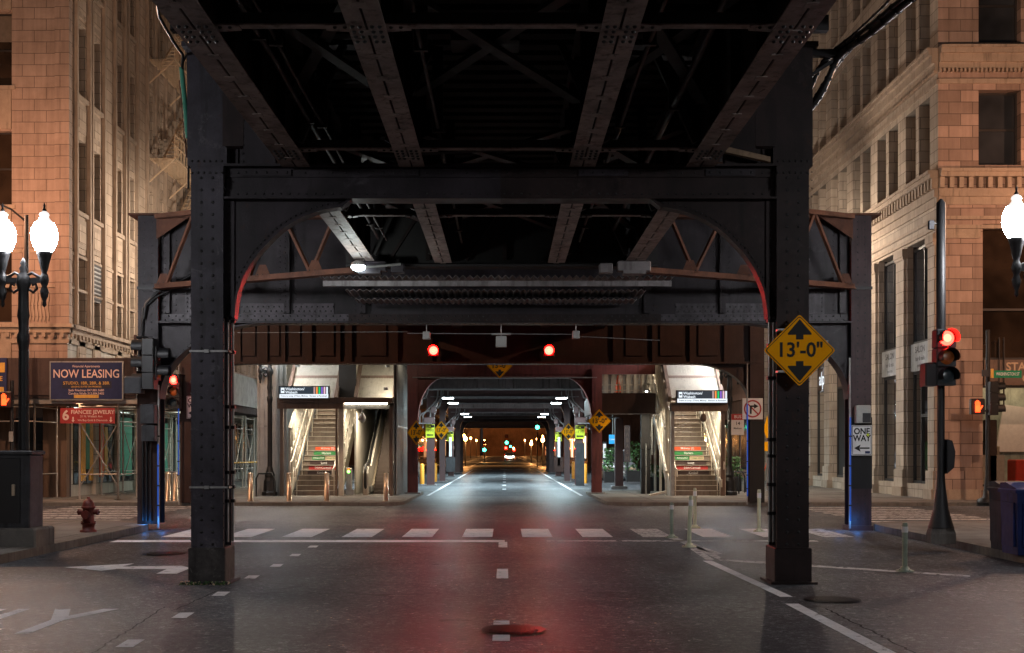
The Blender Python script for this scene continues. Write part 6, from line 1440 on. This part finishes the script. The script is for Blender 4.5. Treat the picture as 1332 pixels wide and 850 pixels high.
for pts, r, mt in (([P3(203,-5,13), P3(207,22,13.6), P3(226,55,14.3), P3(238,72,14.9), P3(237,92,15)], .018, 'black'), ([P3(236,88,15), P3(240,130,15), P3(243,165,15), P3(244,180,15)], .03, 'shopcol'), ([P3(234,105,15.05), P3(238,150,15.05), P3(243,205,15.05)], .012, 'rust'), ([P3(244,60,15), P3(245,140,15), P3(245,245,15)], .015, 'black'), ([P3(236,85,15), P3(250,58,15.1)], .012, 'black')):
    m = MB(); m.tube(pts, r, mt, 7); m.build("cable", R)

# yellow bollards, shrubs, bike hoops, bases
for px, py, h, lab in ((549, 630, .95, "yellow bollard between the arched column and the eleven foot sign column"), (566, 627, .95, "pale topped yellow bollard behind the sign column on the escalator side"), (746, 623, .95, "yellow bollard in front of the parked car"), (761, 629, .95, "yellow bollard beside the dark footed column")):
    Y = CH*F/(py-HY); q = X(px, Y); m = MB(); m.lathe((q, Y, 0), [(.11,0),(.11,h),(.08,h+.05),(.02,h+.07)], 'boll', 12); tag(m.build("bollard"), lab, "bollard", "yellow bollards under the tracks")
def hoop(px, Y, lab):
    q = X(px, Y); m = MB(); m.tube([(q-.3, Y, SF), (q-.3, Y, .7), (q-.22, Y, .87), (q+.22, Y, .87), (q+.3, Y, .7), (q+.3, Y, SF)], .028, 'black', 8); tag(m.build("bike_rack"), lab, "bike rack", "black bicycle hoops")
hoop(345, 41.2, "black bicycle hoop behind the lamp post base by the stairs"); hoop(972, 44, "black bicycle hoop behind the no turn sign column"); hoop(958, 45, "black bicycle hoop beside the lamp post with the bus sign")
def planter(px, Y, w, lab, hgt=.5, seed=1):
    rnd = random.Random(seed); q = X(px, Y); R = empty("planter", (q, Y, SF), lab, "planter"); m = MB(); m.bbox(q-w/2, q+w/2, Y-.25, Y+.25, SF, SF+.55, 'black', .02); m.build("box", R)
    m = MB()
    for k in range(170):
        c = Vector((q+rnd.uniform(-w/2, w/2), Y+rnd.uniform(-.3, .3), SF+.5+rnd.random()*hgt)); u = Vector((rnd.uniform(-1,1), rnd.uniform(-1,1), rnd.uniform(0,1))).normalized()*.11; v = u.orthogonal().normalized()*.045
        m.add([c-u, c+v, c+u, c-v], [(0,1,2,3)], 'leaf')
    m.build("foliage", R)
planter(860, 47, 1.0, "dark planter with leafy plants beside the stair screen", .5, 1); planter(823, 62, .7, "planter with tall green plants under the vertical sign", 1.5, 2); planter(792, 60, .5, "planter with a small shrub beside the blue lit sign", 1.2, 3); planter(948, 47, .9, "planter with shrubs behind the lamp post by the stairs", .8, 4)
m = MB(); q = X(816, 61); m.box(q-.14, q+.14, 61, 61.1, 1.1, 2.9, 'rised')
for k, ch in enumerate("WABASH"): m.text(ch, (q, 60.99, 2.74-k*.29), .26, 'brownm')
m.box(q-.03, q+.03, 61.0, 61.1, SF, 1.1, 'black'); tag(m.build("street_banner"), "dark upright sign lettered WABASH under the tracks", "sign")
m = MB(); q = X(797, 61); m.box(q-.18, q+.18, 61, 61.06, 2.0, 2.45, 'l_blue'); m.text("L train", (q, 60.99, 2.22), .12, 'scr'); m.tube([(q, 61.03, 2.45), (q, 61.03, 5.3)], .015, 'galv', 5); tag(m.build("lit_sign"), "small blue lit sign hanging under the tracks", "sign")
m = MB(); q = X(786.5, 61.5); m.box(q-.1, q+.1, 61.5, 61.6, 1.2, 2.1, 'black'); m.box(q-.07, q+.07, 61.49, 61.499, 1.3, 2.0, 'scr'); m.box(q-.03, q+.03, 61.5, 61.6, SF, 1.2, 'black'); tag(m.build("info_screen"), "narrow lit information screen beside the sign column", "screen")
for x, e in ((-6.6, 60), (6.2, 110)):
    R = empty("ceiling_light", (x, 56, 4.4), "fluorescent lights over the sidewalk on the %s side of the covered street" % ("planter" if x > 0 else "scaffold"), "ceiling light"); m = MB(); m.bbox(x-.6, x+.6, 55.9, 56.1, 4.36, 4.44, 'galv', .01); m.build("housing", R); m = MB(); m.box(x-.55, x+.55, 55.93, 56.07, 4.32, 4.359, 'tube'); m.build("tube", R)
    light('AREA', "tube_light", (x, 56, 4.31), e, (.85, .97, 1), R, 1.1, .15); light('AREA', "tube_light", (x, 70, 4.31), e, (.9, .97, 1), R, 1.1, .15)
# conduit clutter at the column heads under the tracks
for s in (-1, 1):
    R = empty("conduit_cluster", (s*3.6, 51, 3.4), "grey pipes and boxes at the column heads on the %s side" % ("escalator" if s < 0 else "planter"), "pipes")
    for Y in (47.5, 57.3, 79.3):
        m = MB()
        for k, (xa_, za_, xb_, zb_) in enumerate(((3.95, 2.95, 3.05, 3.9), (3.8, 3.0, 3.2, 4.15), (3.45, 3.2, 2.95, 4.3))):
            m.tube([(s*xa_, Y-.1*k, za_-.3), (s*xa_, Y-.1*k, za_+.3), (s*(xa_-.12), Y-.1*k, za_+.45), (s*xb_, Y-.12*k, zb_-.2), (s*(xb_-.08), Y-.1, zb_), (s*(xb_-.1), Y, 4.7)], .035, 'grey', 7)
        m.bbox(s*3.5-.25, s*3.5+.25, Y-.4, Y-.1, 2.95, 3.2, 'maroon2', .02); m.bbox(s*3.3-.12, s*3.3+.12, Y-.35, Y-.1, 3.4, 3.7, 'maroon2', .02); m.box(s*3.9-.5, s*3.9+.5, Y-.45, Y+.1, 2.9, 2.94, 'grey'); m.build("pipes", R)
for px, Y, z0, z1, mt, lab in ((754.5, 57.85, 0, 2.0, 'blackm', "dark painted foot"),):
    q = X(px, Y); m = MB(); m.box(q-.2, q+.2, Y-.02, Y+.0, z0, z1, 'greyplastic'); tag(m.build("column_guard"), "dark plate around the foot of the column with the yellow sign", "column guard")
for px, Y, lab in ((586, 79.7, "white"), (727, 79.7, "white2")):
    q = X(px, Y); m = MB(); m.box(q-.08, q+.08, Y-.05, Y-.01, 1.3 if px < 600 else .7, 2.55, 'white'); m.box(q-.3, q+.3, Y-.05, Y-.005, .3, 1.25, 'greyplastic' if px < 600 else 'maroon')
    tag(m.build("column_guard"), "white strip and painted guard on the innermost sign column, %s side" % ("escalator" if px < 600 else "parked car"), "column guard")
# wet debris and weeds at the foot of the near column
m = MB(); rnd = random.Random(5)
for k in range(140):
    a = rnd.uniform(-.30, .30); c = Vector((-3.605+a, 14.80+rnd.uniform(-.07, .05), rnd.uniform(.0, .035))); u = Vector((rnd.uniform(-1,1), rnd.uniform(-1,1), rnd.uniform(0,1))).normalized()*.022; v = u.orthogonal().normalized()*.012
    m.add([c-u, c+v, c+u, c-v], [(0,1,2,3)], 'leaf' if k % 3 else 'maint')
tag(m.build("litter"), "leaves and scraps gathered at the foot of the bluish column", "litter", kind='stuff')
m = MB(); rnd = random.Random(8)
for k in range(120):
    px, py = rnd.uniform(380, 900), rnd.uniform(715, 845); x, y = gp(px, py); s = rnd.uniform(.006, .016); m.add([(x-s,y,.006),(x,y-s,.006),(x+s,y,.006),(x,y+s,.008)], [(0,1,2,3)], 'galv' if k % 4 else 'maint')
tag(m.build("gravel"), "tiny bright grit scattered on the asphalt", "grit", kind='stuff')

# ============================================================ VEHICLES
def car(loc, rz, lab, paint='carp', suv=False, heads=True, tails=True):
    R = empty("parked_car", (0,0,0), lab, "car"); L, Wd = 4.6, 1.8; H = 1.75 if suv else 1.45
    # local: length along Y, front at -Y
    low = [(-L/2,.35),(-L/2,.75),(-L/2+.15,.85),(-1.1,.98),(1.4,1.0),(L/2-.05,.95),(L/2,.6),(L/2,.32)]
    m = MB(); m.prism(low[::-1] if area(low) < 0 else low, 'x', -Wd/2, Wd/2, paint); m.build("body", R)
    cab = [(-1.0,.98),(-.35,H-.06),(.1,H),(1.3 if not suv else 1.9,H-.04),(1.95 if not suv else 2.2,1.0)]; m = MB(); vs = []
    for s, k in ((-1,0),(1,0)): 
        for (y, z) in cab: vs.append((s*(Wd/2-.04-(z-.98)*.28), y, z))
    n = len(cab); m.add(vs, [tuple(range(n)), tuple(reversed(range(n, 2*n)))]+[(i, i+n, (i+1) % n+n, (i+1) % n) for i in range(n)], paint); cb = m.build("cabin", R)
    m = MB()
    for s in (-1, 1):
        def q(y, z): return (s*(Wd/2-.04-(z-.98)*.28+.006), y, z)
        for a, b, c_, d in ((-.72,.35,-.25,.35),(.42,1.25,.42,1.2)): m.add([q(a,1.04), q(b,1.04), q(d,H-.12), q(c_,H-.12)], [(0,1,2,3)], 'win')
    m.add([(-.72,-.99,1.03),(.72,-.99,1.03),(.6,-.42,H-.1),(-.6,-.42,H-.1)], [(0,1,2,3)], 'win'); y0, y1 = (1.9, 1.5) if not suv else (2.2, 1.98)
    m.add([(-.7,y0+.01,1.08),(.7,y0+.01,1.08),(.58,y1,H-.1),(-.58,y1,H-.1)], [(3,2,1,0)], 'win'); m.build("window", cb)
    for s in (-1, 1):
        for y in (-1.4, 1.4):
            m = MB(); m.tube([(s*(Wd/2-.2), y, .33), (s*(Wd/2+.01), y, .33)], .33, 'rubber', 20); w = m.build("wheel", R); m = MB(); m.tube([(s*(Wd/2+.01), y, .33), (s*(Wd/2+.02), y, .33)], .2, 'chrome', 14); m.build("rim", w)
        m = MB(); m.bbox(s*.68-.17, s*.68+.17, -L/2-.02, -L/2+.05, .62, .78, 'headl' if heads else 'chrome', .02); m.build("headlight", R)
        m = MB(); m.bbox(s*.7-.14, s*.7+.14, L/2-.05, L/2+.02, .66, .84, 'taill' if tails else 'signred', .02); m.build("taillight", R)
    m = MB(); m.box(-.25, .25, -L/2-.012, -L/2-.001, .42, .54, 'white'); m.build("number_plate", R)
    R.location = loc; R.rotation_euler = (0,0,rz); return R
car((6.35, 70, 0), 0, "silver car parked behind the columns on the yellow bollard side", suv=True, heads=False, tails=False)
car((-6.3, 76, 0), PI, "dark car parked behind the columns on the escalator side", 'fard', heads=False)
car((.9, 232, 0), 0, "car with bright headlights approaching far down the avenue").name = "approaching_car"
light('POINT', "headlamp_light", (.9, 229, .7), 200, (1, .9, .7), None, .3)

# ============================================================ FAR STREET LIGHTS AND SIGNALS
def far_lamp(px, py, Y, lab, e):
    q = X(px, Y); z = Z(py, Y); R = empty("street_lamp", (q, Y, 0), lab, "street lamp", "distant sodium street lamps")
    m = MB(); m.tube([(q, Y, 0), (q, Y, z-.3)], .08, 'black', 8); m.build("pole", R); m = MB(); m.lathe((q, Y, z-.3), [(.07,0),(.17,.1),(.21,.24),(.17,.4),(.06,.5)], 'sodium', 14); m.build("globe", R)
    light('POINT', "lamp_light", (q, Y-.6, z), e, (1, .42, .12), R, .2)
far_lamp(605.5, 570.5, 139, "brightest distant sodium lamp on the scaffold side of the far crossing", 1900)
far_lamp(706, 572, 141, "distant sodium lamp beside the long orange lit block", 1900)
far_lamp(630.5, 579, 190, "smaller sodium lamp above a green signal far away", 1900)
far_lamp(691, 577, 176, "small sodium lamp low against the long orange lit block", 1900)
far_lamp(668, 583, 330, "tiny sodium lamp at the far end of the avenue", 1900)
for sd_, w_ in ((-1, 'scaffold side'), (1, 'cafe side')): far_lamp(CX+sd_*7*F/425, HY-4*F/425, 425, 'added sodium lamp lighting the building closing the avenue, %s' % w_, 9000)  # pair added to give the closing buildings a warm glow
for k, (sd_, Y) in enumerate(((-1, 230), (1, 245), (-1, 275), (1, 290), (-1, 330), (1, 350))):  # extra lamps added to warm the far end of the avenue
    far_lamp(CX+sd_*7.6*F/Y, HY-3.1*F/Y, Y, "added tiny sodium lamp on the %s kerb far away, %s in its row" % ("scaffold side" if sd_ < 0 else "cafe side", ("first", "second", "third")[k//2]), 1900)
def far_sig(px, py, Y, lab, idx=2, big=1.0):
    q = X(px, Y); z = Z(py, Y); R = empty("traffic_light", (q, Y, z), lab, "traffic light", "distant signals"); sec = .42*big
    signal_head(R, (q, Y, z+idx*sec), 3, idx, sec, .2*big)
    m = MB(); m.tube([(q, Y+.3, 0 if abs(q) > 3 else z), (q, Y+.3, z+idx*sec+.3)], .06, 'black', 6); m.build("post", R)
far_sig(699, 556, 126.5, "green signal hanging nearest above the far crossing", big=1.0); far_sig(659, 576, 205, "green signal highest in the distant cluster over the roadway", big=1.3); far_sig(630, 585.5, 186, "green signal below the small sodium lamp", big=1.3); far_sig(664, 581, 290, "tiny green signal beside the distant red one", big=1.2); far_sig(658, 583, 300, "tiny red signal far down the avenue", 0, 1.3); far_sig(668.5, 585.5, 380, "tiniest red signal at the avenue end", 0, 1.6)
